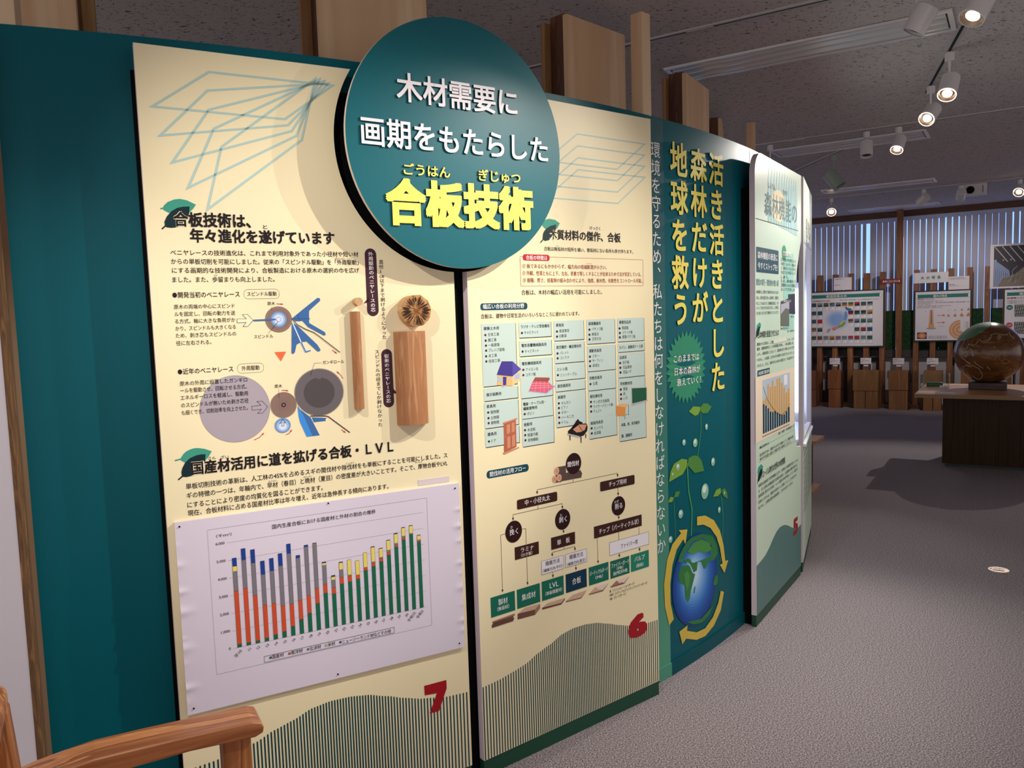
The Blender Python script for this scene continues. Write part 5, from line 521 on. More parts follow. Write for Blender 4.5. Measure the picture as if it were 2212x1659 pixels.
BARS = [(170,3040,1120,290,460),(160,3110,1620,0,640),(150,2620,1860,0,760),(190,1910,1780,0,770),(280,1840,1880,0,715),(350,1530,2320,0,705),(550,1330,2950,0,550),(850,1140,2490,0,150),(1120,1050,2880,0,100),(1600,900,2620,30,40),(2120,530,1130,130,60),(1980,380,450,190,80),
 (2480,410,450,410,50),(2520,340,70,910,0),(2590,250,0,860,0),(3020,190,0,890,0),(3190,190,80,890,40),(3390,180,80,530,30),(3710,170,130,590,30),(4130,110,110,570,50),(4490,110,120,510,30),(4740,0,70,460,30),(4190,60,70,270,30)]
lab = ['平10'] + [str(k) for k in range(11, 31)] + ['令和元', '令和2']
pt_ = Pr(cmap)
for i, b_ in enumerate(BARS):
    u = bu0 + (bu1 - bu0) * i / 22; z = az0; hw = 5.3
    tot = sum(b_) * kv; pt_.rect(u - hw - .5, az0, u + hw + .5, az0 + tot + .6, 'ink', 2)
    for q, c in zip(b_, ('cg', 'co', 'cgr', 'cy', 'cb')):
        if q: pt_.rect(u - hw, z + .35, u + hw, z + q*kv - .3, c, 3); z += q * kv
    p.rtext(lab[i], u + 3, az0 - 9, 11 if len(lab[i]) < 3 else 12, math.radians(45), 'ink', 2)
p.ops(DATA['chart_legend']); p.build('chart_lettering', CH); pt_.build('chart_bars', CH)
for u, v_ in DATA['pins']: MB().cyl((u/1000, -.0095, v_/1000), (u/1000, -.0125, v_/1000), .0022, n=10).build('pin', blackm, CH)
t = thing('cover_strip', 'small white blank strip stuck above the right end of the bar chart', 'strip', O7, A7)
MB().box(.7068, .8098, -.0012, -.0002, .995, 1.012).build('paper', mat('strip_paper', '#dccfd2', .5), t)
logs = wood('lathe_wood', '#b87f52', '#cf9a6a', '#a46d44', sc=70, stretch=16, axis=2, rough=.6)
logs2 = wood('lathe_wood_pale', '#d3a878', '#e2bd90', '#c59a6c', sc=60, stretch=6, axis=1, rough=.6)
rings = wood('end_grain_pale', '#c89a6c', '#d8b285', sc=40, stretch=1, rough=.7)
crack = noisemat('cracked_end_grain', '#8a5a36', '#cb9c68', 55, rough=.9, bump=.8, lo=.38, hi=.62)
dark = mat('crack_dark', '#2a150c', .9)
def endpiece(label, cx, cz_, r_, dp, facem, crk):
    t = thing('wood_core_end', label, 'wood sample', O7, A7, 'wood samples on board 7')
    mb = MB(); n = 40; v = []; random.seed(int(cx*1000))
    pr = [1 + (random.uniform(-.03, .03) if crk else 0) for _ in range(n)]
    for y in (-.001, -dp):
        for i in range(n): a = 2*PI*i/n; v.append((cx + r_*pr[i]*math.cos(a), y, cz_ + r_*pr[i]*math.sin(a)))
    mb.add(v, [(i, (i+1) % n, n + (i+1) % n, n + i) for i in range(n)]); mb.build('bark_side', logs2, t, smooth=True)
    mb = MB(); k = len(v) // 2; rngs = [1, .8, .6, .4, .2]; vv = []
    for q in rngs:
        for i in range(n): a = 2*PI*i/n; vv.append((cx + r_*pr[i]*q*math.cos(a), -dp - (random.uniform(0, .0025) if crk and q < 1 else 0), cz_ + r_*pr[i]*q*math.sin(a)))
    vv.append((cx, -dp - .001, cz_)); f = []
    for j in range(4): f += [(j*n + i, j*n + (i+1) % n, (j+1)*n + (i+1) % n, (j+1)*n + i) for i in range(n)]
    f += [(4*n + i, 4*n + (i+1) % n, 5*n) for i in range(n)]
    mb.add(vv, f); fa = mb.build('end_grain', facem, t)
    mb = MB()
    if crk:
        for i in range(24):
            a = 2*PI*(i + random.uniform(-.25, .25))/24; r0 = r_*random.uniform(.25, .5); r1_ = r_*random.uniform(.78, .96); w0 = .0005; w1 = random.uniform(.0012, .003)
            d = Vector((math.cos(a), math.sin(a))); nn = Vector((-d.y, d.x))
            P = [d*r0 - nn*w0, d*(r0+r1_)/2 - nn*w1, d*r1_ - nn*w1*.5, d*r1_ + nn*w1*.5, d*(r0+r1_)/2 + nn*w1, d*r0 + nn*w0]
            mb.add([(cx + q.x, -dp - .0036, cz_ + q.y) for q in P], [tuple(range(6))])
        mb.box(cx - r_*1.0, cx - r_*.78, -dp*.8, -dp*.76, cz_ + .002, cz_ + .004)
        mb.build('cracks', dark, t)
    else:
        for q in (.3, .5, .68, .85):
            P = [(cx + r_*q*math.cos(2*PI*i/30), cz_ + r_*q*math.sin(2*PI*i/30)) for i in range(31)]
            for a, c in zip(P, P[1:]):
                mb.add([(a[0], -dp - .0012, a[1]), (c[0], -dp - .0012, c[1]), (c[0]*.985 + cx*.015, -dp - .0012, c[1]*.985 + cz_*.015), (a[0]*.985 + cx*.015, -dp - .0012, a[1]*.985 + cz_*.015)], [(3, 2, 1, 0)])
        mb.build('growth_rings', mat('ring_brown', '#a8754c', .7), t)
def halflog(label, x0, x1, z0, z1, dp, tilt=0):
    t = thing('wood_core_half', label, 'wood sample', O7, A7, 'wood samples on board 7')
    n = 18; v = []; cx = (x0 + x1)/2; rx = (x1 - x0)/2
    for z, dx in ((z0, -tilt), (z1, tilt)):
        for i in range(n + 1): a = PI*i/n; v.append((cx + dx + rx*math.cos(a), -.001 - dp*math.sin(a)**.8, z))
    f = [(i, i + n + 1, i + n + 2, i + 1) for i in range(n)]
    mb = MB(); mb.add(v, f); mb.add(v[:n+1], [tuple(range(n + 1))]); mb.add(v[n+1:], [tuple(range(n, -1, -1))])
    return mb.build('split_log', logs, t, smooth=False)
endpiece('small pale round of wood above the thin stick on board 7', .540, 1.556, .0116, .026, rings, 0)
halflog('thin vertical stick of peeled wood on board 7', .5189, .5478, 1.246, 1.528, .020)
endpiece('large round of cracked wood end grain above the thick half log', .711, 1.526, .047, .032, crack, 1)
halflog('thick half log mounted upright on board 7', .648, .745, 1.187, 1.465, .040)

# ------------------------------------------------------------------ white board with plywood edge, far left
wb = thing('partition_board', 'white faced plywood panel standing left of the teal wall', 'panel', wmap(-2155, 0, 42), 78)
MB().box(-1.0, -.001, -.012, .0, 0, 2.22).build('panel_face', mat('white_panel_paint', '#d9d2da', .5), wb)
ply = wood('plywood_edge', '#8a6238', '#a87d4a', '#5d3f26', sc=50, stretch=10, axis=2, rough=.7)
MB().box(-.001, .010, -.0125, .016, 0, 2.22).build('plywood_edge', ply, wb)

# ------------------------------------------------------------------ wooden armchair
oak = wood('red_pine', '#cd8a58', '#dc9e69', '#8e5230', sc=9, stretch=9, axis=0, rough=.34, ring=7, dist=.8)
oakv = wood('red_pine_upright', '#bd7a4a', '#cf8f5c', '#85502c', sc=10, stretch=9, axis=2, rough=.36, ring=6, dist=.8)
AC = thing('wooden_armchair', 'reddish pine armchair with slatted back in front of board 7', 'chair', (-.976, 1.497, 0), 61.2)
def armmesh(y0, y1):
    top = [(-.06, .634), (.0, .648), (.05, .655), (.107, .661), (.2, .659), (.28, .656), (.405, .651), (.424, .645), (.429, .634), (.427, .622), (.41, .616), (.28, .624), (.12, .622), (.03, .605), (-.05, .596)]
    return MB().prism(top, y0, y1)
for y0, y1 in ((-.087, 0), (-.64, -.553)):
    armmesh(y0, y1).build('armrest', oak, AC, bevel=.009, seg=3)
    MB().box(.345, .405, y0 + .022, y1 - .012, 0, .622).build('leg', oakv, AC, bevel=.006)
    MB().add([(-.035, y0+.015, 0), (.03, y0+.015, 0), (.03, y1-.01, 0), (-.035, y1-.01, 0), (-.083, y0+.015, .795), (-.03, y0+.015, .795), (-.03, y1-.01, .795), (-.083, y1-.01, .795)], [(0,3,2,1), (4,5,6,7), (0,1,5,4), (1,2,6,5), (2,3,7,6), (3,0,4,7)]).build('leg', oakv, AC, bevel=.012, seg=3)
    MB().cyl((.10, y0 - .001, .615), (.10, y0 + .004, .615), .008, n=14).build('peg', mat('peg_dark', '#3d2112', .6), AC)
MB().box(-.086, -.030, -.625, -.012, .775, .83).build('top_rail', oak, AC, bevel=.022, seg=4)
MB().box(-.04, .40, -.60, -.04, .36, .40).build('seat', oak, AC, bevel=.008)
MB().box(.35, .39, -.56, -.08, .29, .36).build('front_rail', oak, AC, bevel=.004)
for k in range(7):
    y = -.60 + .09*k; d = .075
    for sg in (1, -1) if k % 2 == 0 else (1,):
        z0_, z1_ = .44 + .02*(k % 2), .76; xa, xb = -.047, -.068
        ya, yb = (y, y + .16) if sg > 0 else (y + .16, y)
        ya, yb = max(-.62, min(-.04, ya)), max(-.62, min(-.04, yb))
        MB().add([(xa-.012, ya-.022, z0_), (xa+.010, ya-.022, z0_), (xa+.010, ya+.022, z0_), (xa-.012, ya+.022, z0_), (xb-.012, yb-.022, z1_), (xb+.010, yb-.022, z1_), (xb+.010, yb+.022, z1_), (xb-.012, yb+.022, z1_)], [(0,3,2,1), (4,5,6,7), (0,1,5,4), (1,2,6,5), (2,3,7,6), (3,0,4,7)]).build('back_slat', oakv, AC, bevel=.003)

# ------------------------------------------------------------------ timber columns behind the wall
plym = wood('birch_ply', '#dfbb95', '#ead0ab', '#d0a981', sc=5, stretch=16, axis=2, rough=.5, dist=.6)
darkw = wood('dark_fir', '#63391e', '#8a5632', '#452412', sc=7, stretch=8, axis=2, rough=.55, ring=5, dist=1.2)
lightw = wood('light_fir', '#9a7046', '#b58b56', '#845e38', sc=12, stretch=14, axis=2)
ctr = thing; TOPZ = 2.76
def column(th, label, post=True, right=False):
    r0 = 4.52; P = (WC.x + r0*math.cos(th), WC.y + r0*math.sin(th), 0)
    t = thing('timber_column', label, 'column', P, 90 - math.degrees(th + PI/2), 'timber columns behind the exhibit wall')
    MB().box(0, .40, 0, .021, 0, TOPZ).build('plywood_panel', plym, t)
    MB().box(-.03, .43, .10, .122, 0, TOPZ - .015).build('rear_panel', lightw, t)
    MB().box(.006, .394, .021, .10, 0, TOPZ + .01).build('core', darkw, t)
    if post: MB().box(.235, .295, -.215, -.155, 0, TOPZ + .005).build('post', lightw if False else plym, t, bevel=.002)
st = math.radians(14.2); th1 = math.radians(-45.7)
for k, lb, ps in ((-2, 'plywood sided timber column rising above the far left end of the teal wall', True), (-1, 'plywood sided timber column directly behind the top of the round sign', False), (0, 'plywood sided timber column with square post, right of the round sign', True), (1, 'plywood sided timber column above the yellow slogan, second right of the round sign', False), (2, 'thin far timber column above board 5 with pale post', True)):
    column(th1 + st*k, lb, ps)

# ------------------------------------------------------------------ ceiling: tracks, vents, spotlights
TR = Vector((.8412, -.5407, 0)); TN = Vector((.5407, .8412, 0))
whm = mat('track_white', '#b9b2b0', .4); slotm = mat('track_slot', '#0c0a0a', .7); metw = mat('lamp_white', '#d8d3d2', .32, spec=.5)
def track(label, a, b_, joint=None):
    a, b_ = Vector(a), Vector(b_); d = b_ - a; t = thing('lighting_track', label, 'lighting track', (a.x, a.y, HCEIL), math.degrees(math.atan2(d.x, d.y)), 'ceiling lighting tracks'); n = d.length
    MB().box(0, n, -.021, .021, -.004, -.0002).build('flange', whm, t); MB().box(0, n, -.021, -.008, -.009, -.004).build('rail', whm, t); MB().box(0, n, .008, .021, -.009, -.004).build('rail', whm, t)
    MB().box(0, n, -.0079, .0079, -.0075, -.004).build('slot', slotm, t)
    for j in joint or (): MB().box(j, j + .13, -.012, .012, -.012, -.006).build('joint_cover', whm, t)
T1 = Vector((-.226, 4.62)); d2 = Vector((.8412, -.5407))
track('long white track crossing behind the round sign, nearest of the long tracks', T1 - d2*1.0, T1 + d2*3.2, [1.0 + 1.33])
T2 = Vector((1.926, 6.678)); track('long white track in mid room carrying three white lamps', T2 - d2*1.2, T2 + d2*2.6, [1.2 + .42])
T3 = Vector((3.75, 9.975)); track('long white track nearest the window blinds', T3 - d2*2, T3 + d2*3.6)
track('short diagonal track holding two lit lamps, right of the timber columns', (2.24, 3.94), (2.69, 5.13))
track('short diagonal track with one grey green lamp above board 5', (2.84, 7.877), (2.905, 6.85))
ventm = mat('vent_metal', '#e2dedc', .3, .1); vdark = mat('vent_dark', '#4b4643', .6)
def vent(label, a, b_, wd):
    a, b_ = Vector(a), Vector(b_); d = b_ - a; n = d.length; t = thing('air_vent', label, 'air vent', (a.x, a.y, HCEIL), math.degrees(math.atan2(d.x, d.y)), 'long slotted air vents in the ceiling')
    MB().box(0, n, 0, wd, -.002, -.0005).build('backing', vdark, t)
    mb = MB(); mb.box(0, n, 0, .022, -.014, -.002); mb.box(0, n, wd - .022, wd, -.014, -.002); mb.box(0, .022, .022, wd - .022, -.014, -.002); mb.box(n - .022, n, .022, wd - .022, -.014, -.002); mb.build('frame', ventm, t)
    for k in range(3):
        y = .022 + (wd - .044)*(k + .5)/3; h = (wd - .044)/3*.5
        MB().add([(.03, y - h*.9, -.003), (n - .03, y - h*.9, -.003), (n - .03, y - h*.2, -.013), (.03, y - h*.2, -.013), (n - .03, y + h*.35, -.013), (.03, y + h*.35, -.013), (n - .03, y + h*.8, -.004), (.03, y + h*.8, -.004)], [(3,2,1,0), (5,4,2,3), (7,6,4,5)]).build('blade', ventm, t)
vent('long slotted air vent nearest the round sign, reaching the hanging lamp', (.889, 4.463), (2.06, 3.71), .31)
vent('slotted air vent behind the middle track', (2.249, 6.818), (3.244, 6.178), .36)
vent('slotted air vent between the middle and far tracks', (3.618, 9.192), (4.598, 8.562), .28)
vent('slotted air vent close above the window blinds', (4.78, 11.17), (5.73, 10.56), .26)
lens_on = mat('lamp_lens', '#ffe2c0', .4, emit=14.0); lens_off = mat('lamp_lens_off', '#3a3634', .3); cone_m = mat('lamp_reflector', '#8c7d72', .25, .7); lens_ring = mat('lamp_ring', '#ffe8d0', .4, emit=1.6)
def lamp(label, top, aim, body=.115, rad=.036, on=False, stem=.075, power=0, deg=40, col=WARM, m=None, z=HCEIL - .02):
    t = thing('spotlight', label, 'spotlight', (top[0], top[1], z), 90, 'white cylindrical track spotlights')
    m = m or metw
    MB().box(-.018, .018, -.018, .018, -.045, .0).build('adapter', m, t, bevel=.003)
    MB().cyl((0, 0, -.045), (0, 0, -stem - .02), .006, n=10).build('stem', m, t)
    d = Vector(aim).normalized(); c = Vector((0, 0, -stem - .02 - body*.35)); a = c - d*body*.45; e_ = c + d*body*.55
    MB().cyl(a, e_, rad, n=32, caps=False).cyl(a, a - d*.003, rad, rad*.94, n=32).build('housing', m, t, smooth=False)
    MB().cyl(e_, e_ - d*.012, rad*.93, rad*.72, n=32, caps=False).build('rim', cone_m if on else m, t)
    MB().cyl(e_, e_ + d*.004, rad*1.01, rad*1.0, n=32, caps=False).cyl(e_ + d*.004, e_ + d*.0035, rad*1.0, rad*.90, n=32, caps=False).build('front_ring', lens_ring if on == 2 else m, t)
    MB().cyl(e_ - d*.013, e_ - d*.010, rad*.74, n=24, mc=0).build('reflector', cone_m if on else lens_off, t)
    MB().cyl(e_ - d*.010, e_ - d*.007, rad*.52, n=24).build('lens', lens_on if on else lens_off, t)
    if power:
        l = bpy.data.lights.new('lamp_light', 'SPOT'); l.energy = power; l.spot_size = math.radians(deg); l.spot_blend = .7; l.shadow_soft_size = .015; l.color = col
        o = bpy.data.objects.new('lamp_light', l); COL.objects.link(o); o.parent = t; o.location = e_ + d*.01; o.rotation_euler = d.to_track_quat('-Z', 'Y').to_euler()
    return t
LW = (-.62, -.30, -.72)
lamp('white lamp near the top edge, hanging in front of the air vent', (1.79, 3.46), (-.40, .25, -.80), body=.105, rad=.047, on=0, stem=.055)
lamp('large lit white lamp cut by the top edge, upper right corner', (1.93, 3.27), (-.5, -.15, -.8), body=.15, rad=.05, on=1, stem=.045, power=20, deg=60)
lamp('lit white lamp on the short diagonal track, nearer of the pair', (2.372, 4.29), (-.40, -.42, -.80), body=.12, rad=.046, on=2, stem=.11, power=48, deg=75)
lamp('lit white lamp on the short diagonal track, farther of the pair', (2.615, 4.93), (-.62, -.48, -.62), body=.12, rad=.046, on=2, stem=.10, power=62, deg=70)
lamp('unlit white lamp left of the lit one on the middle track', (2.768, 6.137), (-.10, -.25, -.95), body=.112, rad=.045, stem=.065)
lamp('lit white lamp on the middle track', (2.955, 6.017), (-.42, -.40, -.8), body=.115, rad=.045, on=2, stem=.06, power=22, deg=60)
lamp('white lamp on a thin long stem hidden behind board 5', (2.16, 6.528), (-.1, -.4, -.9), body=.12, rad=.045, stem=.42)
lamp('grey green lamp hanging from the short track above board 5', (2.893, 7.05), (.45, -.3, -.75), body=.15, rad=.06, stem=.13, m=mat('lamp_grey_green', '#8f9c90', .4))
lamp('small lamp facing the window on the far track, left of two', (4.849, 9.268), (-.25, .72, -.45), body=.12, rad=.05, stem=.05, power=45, deg=70)  # spot added inside lights the posters; only the lens stays dark
lamp('small lamp facing the window on the far track, right of two', (5.167, 9.064), (.30, .72, -.48), body=.12, rad=.05, stem=.04, power=45, deg=70)  # carries an added spot for the posters too, behind a dark lens
lamp('lit lamp on the far track facing the room, right of the white ceiling device', (5.64, 8.76), (-.62, -.55, -.62), body=.09, rad=.055, on=2, stem=.06, power=85, deg=75)
lamp('lit lamp on the far track close to board 5', (4.0, 9.814), (-.3, -.75, -.55), body=.09, rad=.055, on=2, stem=.09, power=12, deg=70)
t = thing('ceiling_device', 'white box with dark round opening on the ceiling beside the far track lamps', 'ceiling device', (5.33, 9.12, HCEIL), FAZ)
MB().box(-.14, .14, -.06, .06, -.13, -.001).build('case', mat('lamp_white'), t, bevel=.006); MB().cyl((-.02, -.06, -.07), (-.02, -.066, -.07), .042, n=24).build('opening', blackm, t); MB().box(.10, .106, -.0615, -.06, -.11, -.03).build('slot', blackm, t)

# ------------------------------------------------------------------ display rack in front of the windows
postw = wood('rack_timber', '#97603a', '#b57a48', '#6e4224', sc=40, stretch=30, axis=2, rough=.55)
RK = far('display_rack', 'long rack of upright timber posts carrying posters in front of the windows', 'display rack', .20)
POSTS = [(-3.55, .07, 1.96), (-3.335, .07, 1.96), (-3.12, .07, 1.96), (-2.905, .07, 1.962), (-2.705, .070, 1.963), (-2.499, .071, 1.968), (-2.2816, .072, 1.969), (-2.0664, .073, 1.972), (-1.8504, .074, 1.966), (-1.6353, .071, 1.973), (-1.4182, .075, HCEIL), (-1.1977, .067, 1.975), (-.9847, .07, 1.974), (-.7697, .066, 1.974), (-.547, .067, 1.975), (-.3363, .066, 1.976), (-.12, .067, 1.976), (.09, .067, 1.976), (.30, .067, 1.976)]
proto = None
for a, w_, zt in POSTS: MB().box(a - w_/2, a + w_/2, -.05, .05, .06, zt - (.001 if zt > 2.5 else 0)).build('post', postw, RK)
MB().box(-3.7, .5, -.09, .09, 0, .06).build('base_rail', wood('rack_base', '#5d3620', '#70452a', sc=20, stretch=20, axis=0), RK)
whiteb = mat('poster_white', '#e4dbe2', .45); dframe = mat('poster_frame', '#2b2624', .5)
def poster(nm, label, x0, z0, x1, z1, off, draw=None, frame=True, face=None, th=.02, group=None):
    t = far(nm, label, 'poster' if frame else 'sign', off, group)
    fz = .018 if frame else 0
    if frame: MB().prism([(x0, z0), (x1, z0), (x1, z1), (x0, z1)], 0, th, 0).build('frame', dframe, t); MB().box(x0 + fz, x1 - fz, -.002, 0, z0 + fz, z1 - fz).build('sheet', face or whiteb, t)
    else: MB().box(x0, x1, -.002, th, z0, z1).build('sheet', face or whiteb, t)
    if draw:
        p = Pr(lambda u, v, o: (x0 + u/1000, -.0022 - o/1000, z0 + v/1000), base=.6, step=.6); draw(p, (x1 - x0)*1000, (z1 - z0)*1000); p.build('print', t)
    return t
def hdr(p, W_, H_, title, ru=None):
    p.rect(W_*.045, H_ - 105, W_*.955, H_ - 55, 'tgrn', 1); p.ell(W_*.045, H_ - 80, 14, 30, 'mint3', 2); p.ell(W_*.955, H_ - 80, 14, 30, 'mint3', 2)
    for x in (W_*.045, W_*.955): p.line([(x + 14*math.cos(2*PI*i/20), H_ - 80 + 30*math.sin(2*PI*i/20)) for i in range(20)], 2, 'tgrn', 3, 1)
    p.text(title, W_*.34, W_*.58, H_ - 80, 38, 'white', 3, .012)
    p.text('木のこと・いろいろ', W_*.87, W_*.95, H_ - 38, 10, 'ink', 2)
def d1(p, W_, H_):
    hdr(p, W_, H_, '都道府県の木')
    p.text('都道府県を象徴する木が決められています。', 25, 470, H_ - 145, 26, 'dred', 2, .02); p.text('気候と地形で分布が違い、各々の風景が偲ばれています。', 600, W_ - 70, H_ - 140, 15, 'ink', 2)
    R5 = random.Random(3); cols = [('#26352b'), ('#22303f'), ('#3a4a3c'), ('#a05a66'), ('#2f4e6a'), ('#b5222e'), ('#3f6a2e'), ('#7a2c3a'), ('#3c4458'), ('#545a50'), ('#5f5a4a'), ('#c07a30'), ('#6a7a9a'), ('#8a8f7a')]
    for i, h in enumerate(cols): PAL['thumb%d' % i] = h
    rows = [[1]*12, [1]*4 + [0]*4 + [1]*4, [1]*4 + [0]*4 + [1]*4, [1]*4 + [0]*5 + [1]*3, [1]*12]
    for j, rw in enumerate(rows):
        for i, on in enumerate(rw):
            if not on: continue
            u = 25 + i*86.5; v = H_ - 172 - j*124
            p.rect(u, v - 116, u + 74, v, 'boxk', 1); p.rect(u + 1.5, v - 114, u + 72.5, v - 1.5, 'wht', 2); p.rect(u + 3, v - 60, u + 71, v - 3, 'thumb%d' % R5.randrange(14), 3)
            k = R5.randrange(14); p.poly([(u + 3, v - 60), (u + 71, v - 60), (u + 71, v - 35), (u + 48, v - 22 - 10*R5.random()), (u + 25, v - 40), (u + 3, v - 30)], 'thumb%d' % k, 4)
            p.text(R5.choice(['北海道', '青森県', '岩手県', '秋田県', '山形県', '福島県', '茨城県', '栃木県']), u + 6, u + 34, v - 74, 11, 'ink', 3); p.text(R5.choice(['すぎ', 'けやき', 'まつ', 'いちょう', 'くすのき']), u + 6, u + 40, v - 94, 9, 'ink', 3)
    for k in range(8): p.ell(W_*.47, H_*.49, 185 - 14*k, 160 - 12*k, 'mp%d' % k, 1 + k*.3)
    mp = lambda P: [(W_*x, H_*y) for x, y in P]
    p.poly(mp([(.555, .70), (.575, .66), (.60, .645), (.645, .66), (.62, .685), (.59, .69), (.573, .72)]), 'blue', 5)
    p.poly(mp([(.557, .635), (.580, .635), (.590, .56), (.575, .49), (.560, .46), (.548, .50), (.552, .57)]), 'blue1', 5)
    p.poly(mp([(.560, .455), (.565, .42), (.535, .37), (.485, .345), (.475, .37), (.515, .40), (.540, .45)]), 'sp1', 5); p.poly(mp([(.54, .47), (.56, .46), (.54, .42), (.51, .395), (.50, .41)]), 'cy', 5)
    p.poly(mp([(.480, .375), (.485, .335), (.440, .32), (.405, .325), (.41, .35), (.45, .365)]), 'arrw', 5); p.poly(mp([(.455, .315), (.42, .30), (.415, .312), (.445, .325)]), 'redl', 5); p.poly(mp([(.398, .335), (.39, .30), (.365, .255), (.348, .275), (.355, .315), (.375, .335)]), 'mauve', 5)
    p.line(mp([(.60, .30), (.612, .32), (.625, .315)]), 2, 'mauve', 5)
    p.text('資料：林野庁', W_ - 100, W_ - 40, 18, 11, 'ink', 2)
def tri(p, u, v, s): p.poly([(u - s*.5, v), (u + s*.5, v), (u, v + s)], 'slab', 2); p.poly([(u - s*.3, v), (u - s*.1, v), (u, v + s*.75)], 'door', 3); p.poly([(u + s*.3, v), (u + s*.1, v), (u, v + s*.75)], 'door', 3)
def d2_(p, W_, H_):
    hdr(p, W_, H_, '樹木の特長')
    p.text('年輪を刻み、太くなります。', 45, 260, H_ - 120, 17, 'dred', 2, .02)
    for k, (t_, e_) in enumerate((('樹木は細胞分裂をくり返し肥大成長をして成長していきます。', .52), ('上長の成長は先端にあり、幹や枝は先端部の分裂組織（頂端分裂組織）で伸', .96), ('びていきます。幹の太りは', .30), ('形成層という薄い細胞（形成層）の分裂で太くなります。', .66), ('幹の中には成長の記録として年輪が成り立ちます。', .50))): p.text(t_, 45, W_*e_, H_ - 150 - 22*k, 13, 'ink', 2)
    p.poly([(185, 190), (255, 190), (240, 450), (200, 450)], 'tan2', 2); p.poly([(208, 250), (232, 250), (228, 440), (212, 440)], 'wd2', 3); p.ell(220, 450, 20, 7, 'wd0', 3); p.poly([(185, 190), (255, 190), (252, 250), (188, 250)], 'slab', 3); p.ell(220, 185, 62, 14, 'mauve', 1)
    for v in (365, 265): p.line([(290, v), (370, v)], 10, 'arrw', 2); p.poly([(360, v - 18), (395, v), (360, v + 18)], 'arrw', 2)
    for i in range(4): tri(p, 430 + 80*i, 345, 40 + 7*i); tri(p, 430 + 80*i, 425, 12 + 10*i)
    for q, c in ((1, 'slab'), (.86, 'tan2'), (.7, 'tan'), (.55, 'tan2'), (.38, 'tan'), (.22, 'tan2')):
        P = [(575 + 135*q*math.cos(a), 160 + 135*q*math.sin(a)) for a in [PI/2 + (1.25*PI)*i/24 for i in range(25)]]; p.poly([(575, 160)] + P, c, 2 + int(10*(1 - q)))
    for k in range(8): p.rect(620, 170 + 13*k, 640, 181 + 13*k, 'wd0', 2); p.text('年輪の名', 645, 672, 176 + 13*k, 8, 'ink', 2)
    p.rect(45, 38, 165, 130, 'ph1', 2); p.ell(105, 84, 52, 40, 'slab', 3); p.ell(105, 84, 44, 33, 'orange', 4); p.ell(105, 84, 25, 20, 'tan2', 5)
    for k in range(3): p.text('木の断面をながめると、樹皮と形成層、辺材や心材の', 180, 420, 75 - 15*k, 10, 'ink', 2)
    p.text('髄（ずい）', 320, 375, 215, 12, 'ink', 2); p.text('幹', 140, 152, 430, 12, 'ink', 2)
def d3(p, W_, H_):
    p.rect(30, H_ - 100, W_, H_ - 55, 'tgrn', 1); p.ell(30, H_ - 78, 12, 26, 'mint3', 2); p.text('構造と', 180, 300, H_ - 78, 36, 'white', 3, .012)
    p.text('仮導管による構造に', 40, 360, H_ - 130, 22, 'dred', 2, .02)
    for k in range(3): p.text('木の種類や部位によって、細胞の並びかたが', 45, 360, H_ - 165 - 18*k, 12, 'ink', 2)
    p.ell(75, H_ - 255, 38, 34, 'tgrn', 2); p.text('針葉樹', 52, 98, H_ - 255, 16, 'white', 3); p.ell(75, H_ - 490, 38, 34, 'redl', 2); p.text('広葉樹', 52, 98, H_ - 490, 16, 'white', 3)
    for v in (H_ - 380, H_ - 610):
        p.rect(130, v, 360, v + 160, 'ph2', 2)
        for i in range(9): p.line([(132 + 24*i, v + 4), (158 + 24*i, v + 156)], 7, 'gry', 3)
        for i in range(3): p.line([(132, v + 30 + 45*i), (358, v + 60 + 45*i)], 6, 'ph1', 4)
poster('framed_poster', 'framed poster of small tree photographs around a map of Japan', -2.81, .888, -1.6034, 1.727, .275, d1, group='framed posters on the rack')
poster('framed_poster', 'framed poster with tree trunk diagram and pink arrows, left of the wooden globe', -1.222, .962, -.515, 1.678, .275, d2_, group='framed posters on the rack')
poster('framed_poster', 'framed poster with grey microscope pictures, cut by the right edge', -.150, .983, .40, 1.665, .275, d3, group='framed posters on the rack')
def dph(p, W_, H_):
    p.rect(42, 25, W_ - 18, H_ - 25, 'ph1', 1)
    for i in range(7): p.line([(50 + 85*i, H_ - 30), (200 + 85*i, H_*.60)], 11, 'gry', 2); p.line([(62 + 85*i, H_ - 30), (208 + 85*i, H_*.60)], 3, 'wd3', 3)
    p.poly([(44, H_*.66), (W_*.36, H_*.40), (W_*.40, 28), (44, 28)], 'per', 2)
    for i in range(26): p.line([(46 + 8*i, 30), (44 + 7*i + (i % 3)*4, H_*.64 - 6*i)], 2.5, 'ph1', 3)
    p.poly([(90, 28), (W_ - 22, 28), (W_ - 22, H_*.62), (W_*.62, H_*.46), (W_*.45, H_*.30), (150, 130)], 'bark2', 4)
    R9 = random.Random(5)
    for i in range(40): u = 120 + R9.random()*(W_ - 190); v = 34 + R9.random()*H_*.38; p.line([(u, v), (u + 14 + 20*R9.random(), v + 18 + 30*R9.random())], 4, R9.choice(['ph1', 'gry', 'wd3']), 5)
    for u in (66, 150, 236): p.ell(u, H_*.62 + 12, 7, 7, 'wht', 5)
    p.rect(W_ - 120, 34, W_ - 22, 54, 'blue', 6)
poster('photo_panel', 'white bordered photograph of timber roof beams at the top right of the rack', -.3088, 1.669, .30, 2.256, .275, dph, frame=False, th=.02)
poster('small_card', 'white text card on the posts above the map poster', -2.2964, 1.736, -2.0488, 1.919, .262, lambda p, W_, H_: (p.text('木材の種類と用途について', 12, 150, H_ - 22, 10, 'ink', 2), p.text('写真提供：林野庁', 12, 95, 75, 10, 'ink', 2)), frame=False, th=.008)
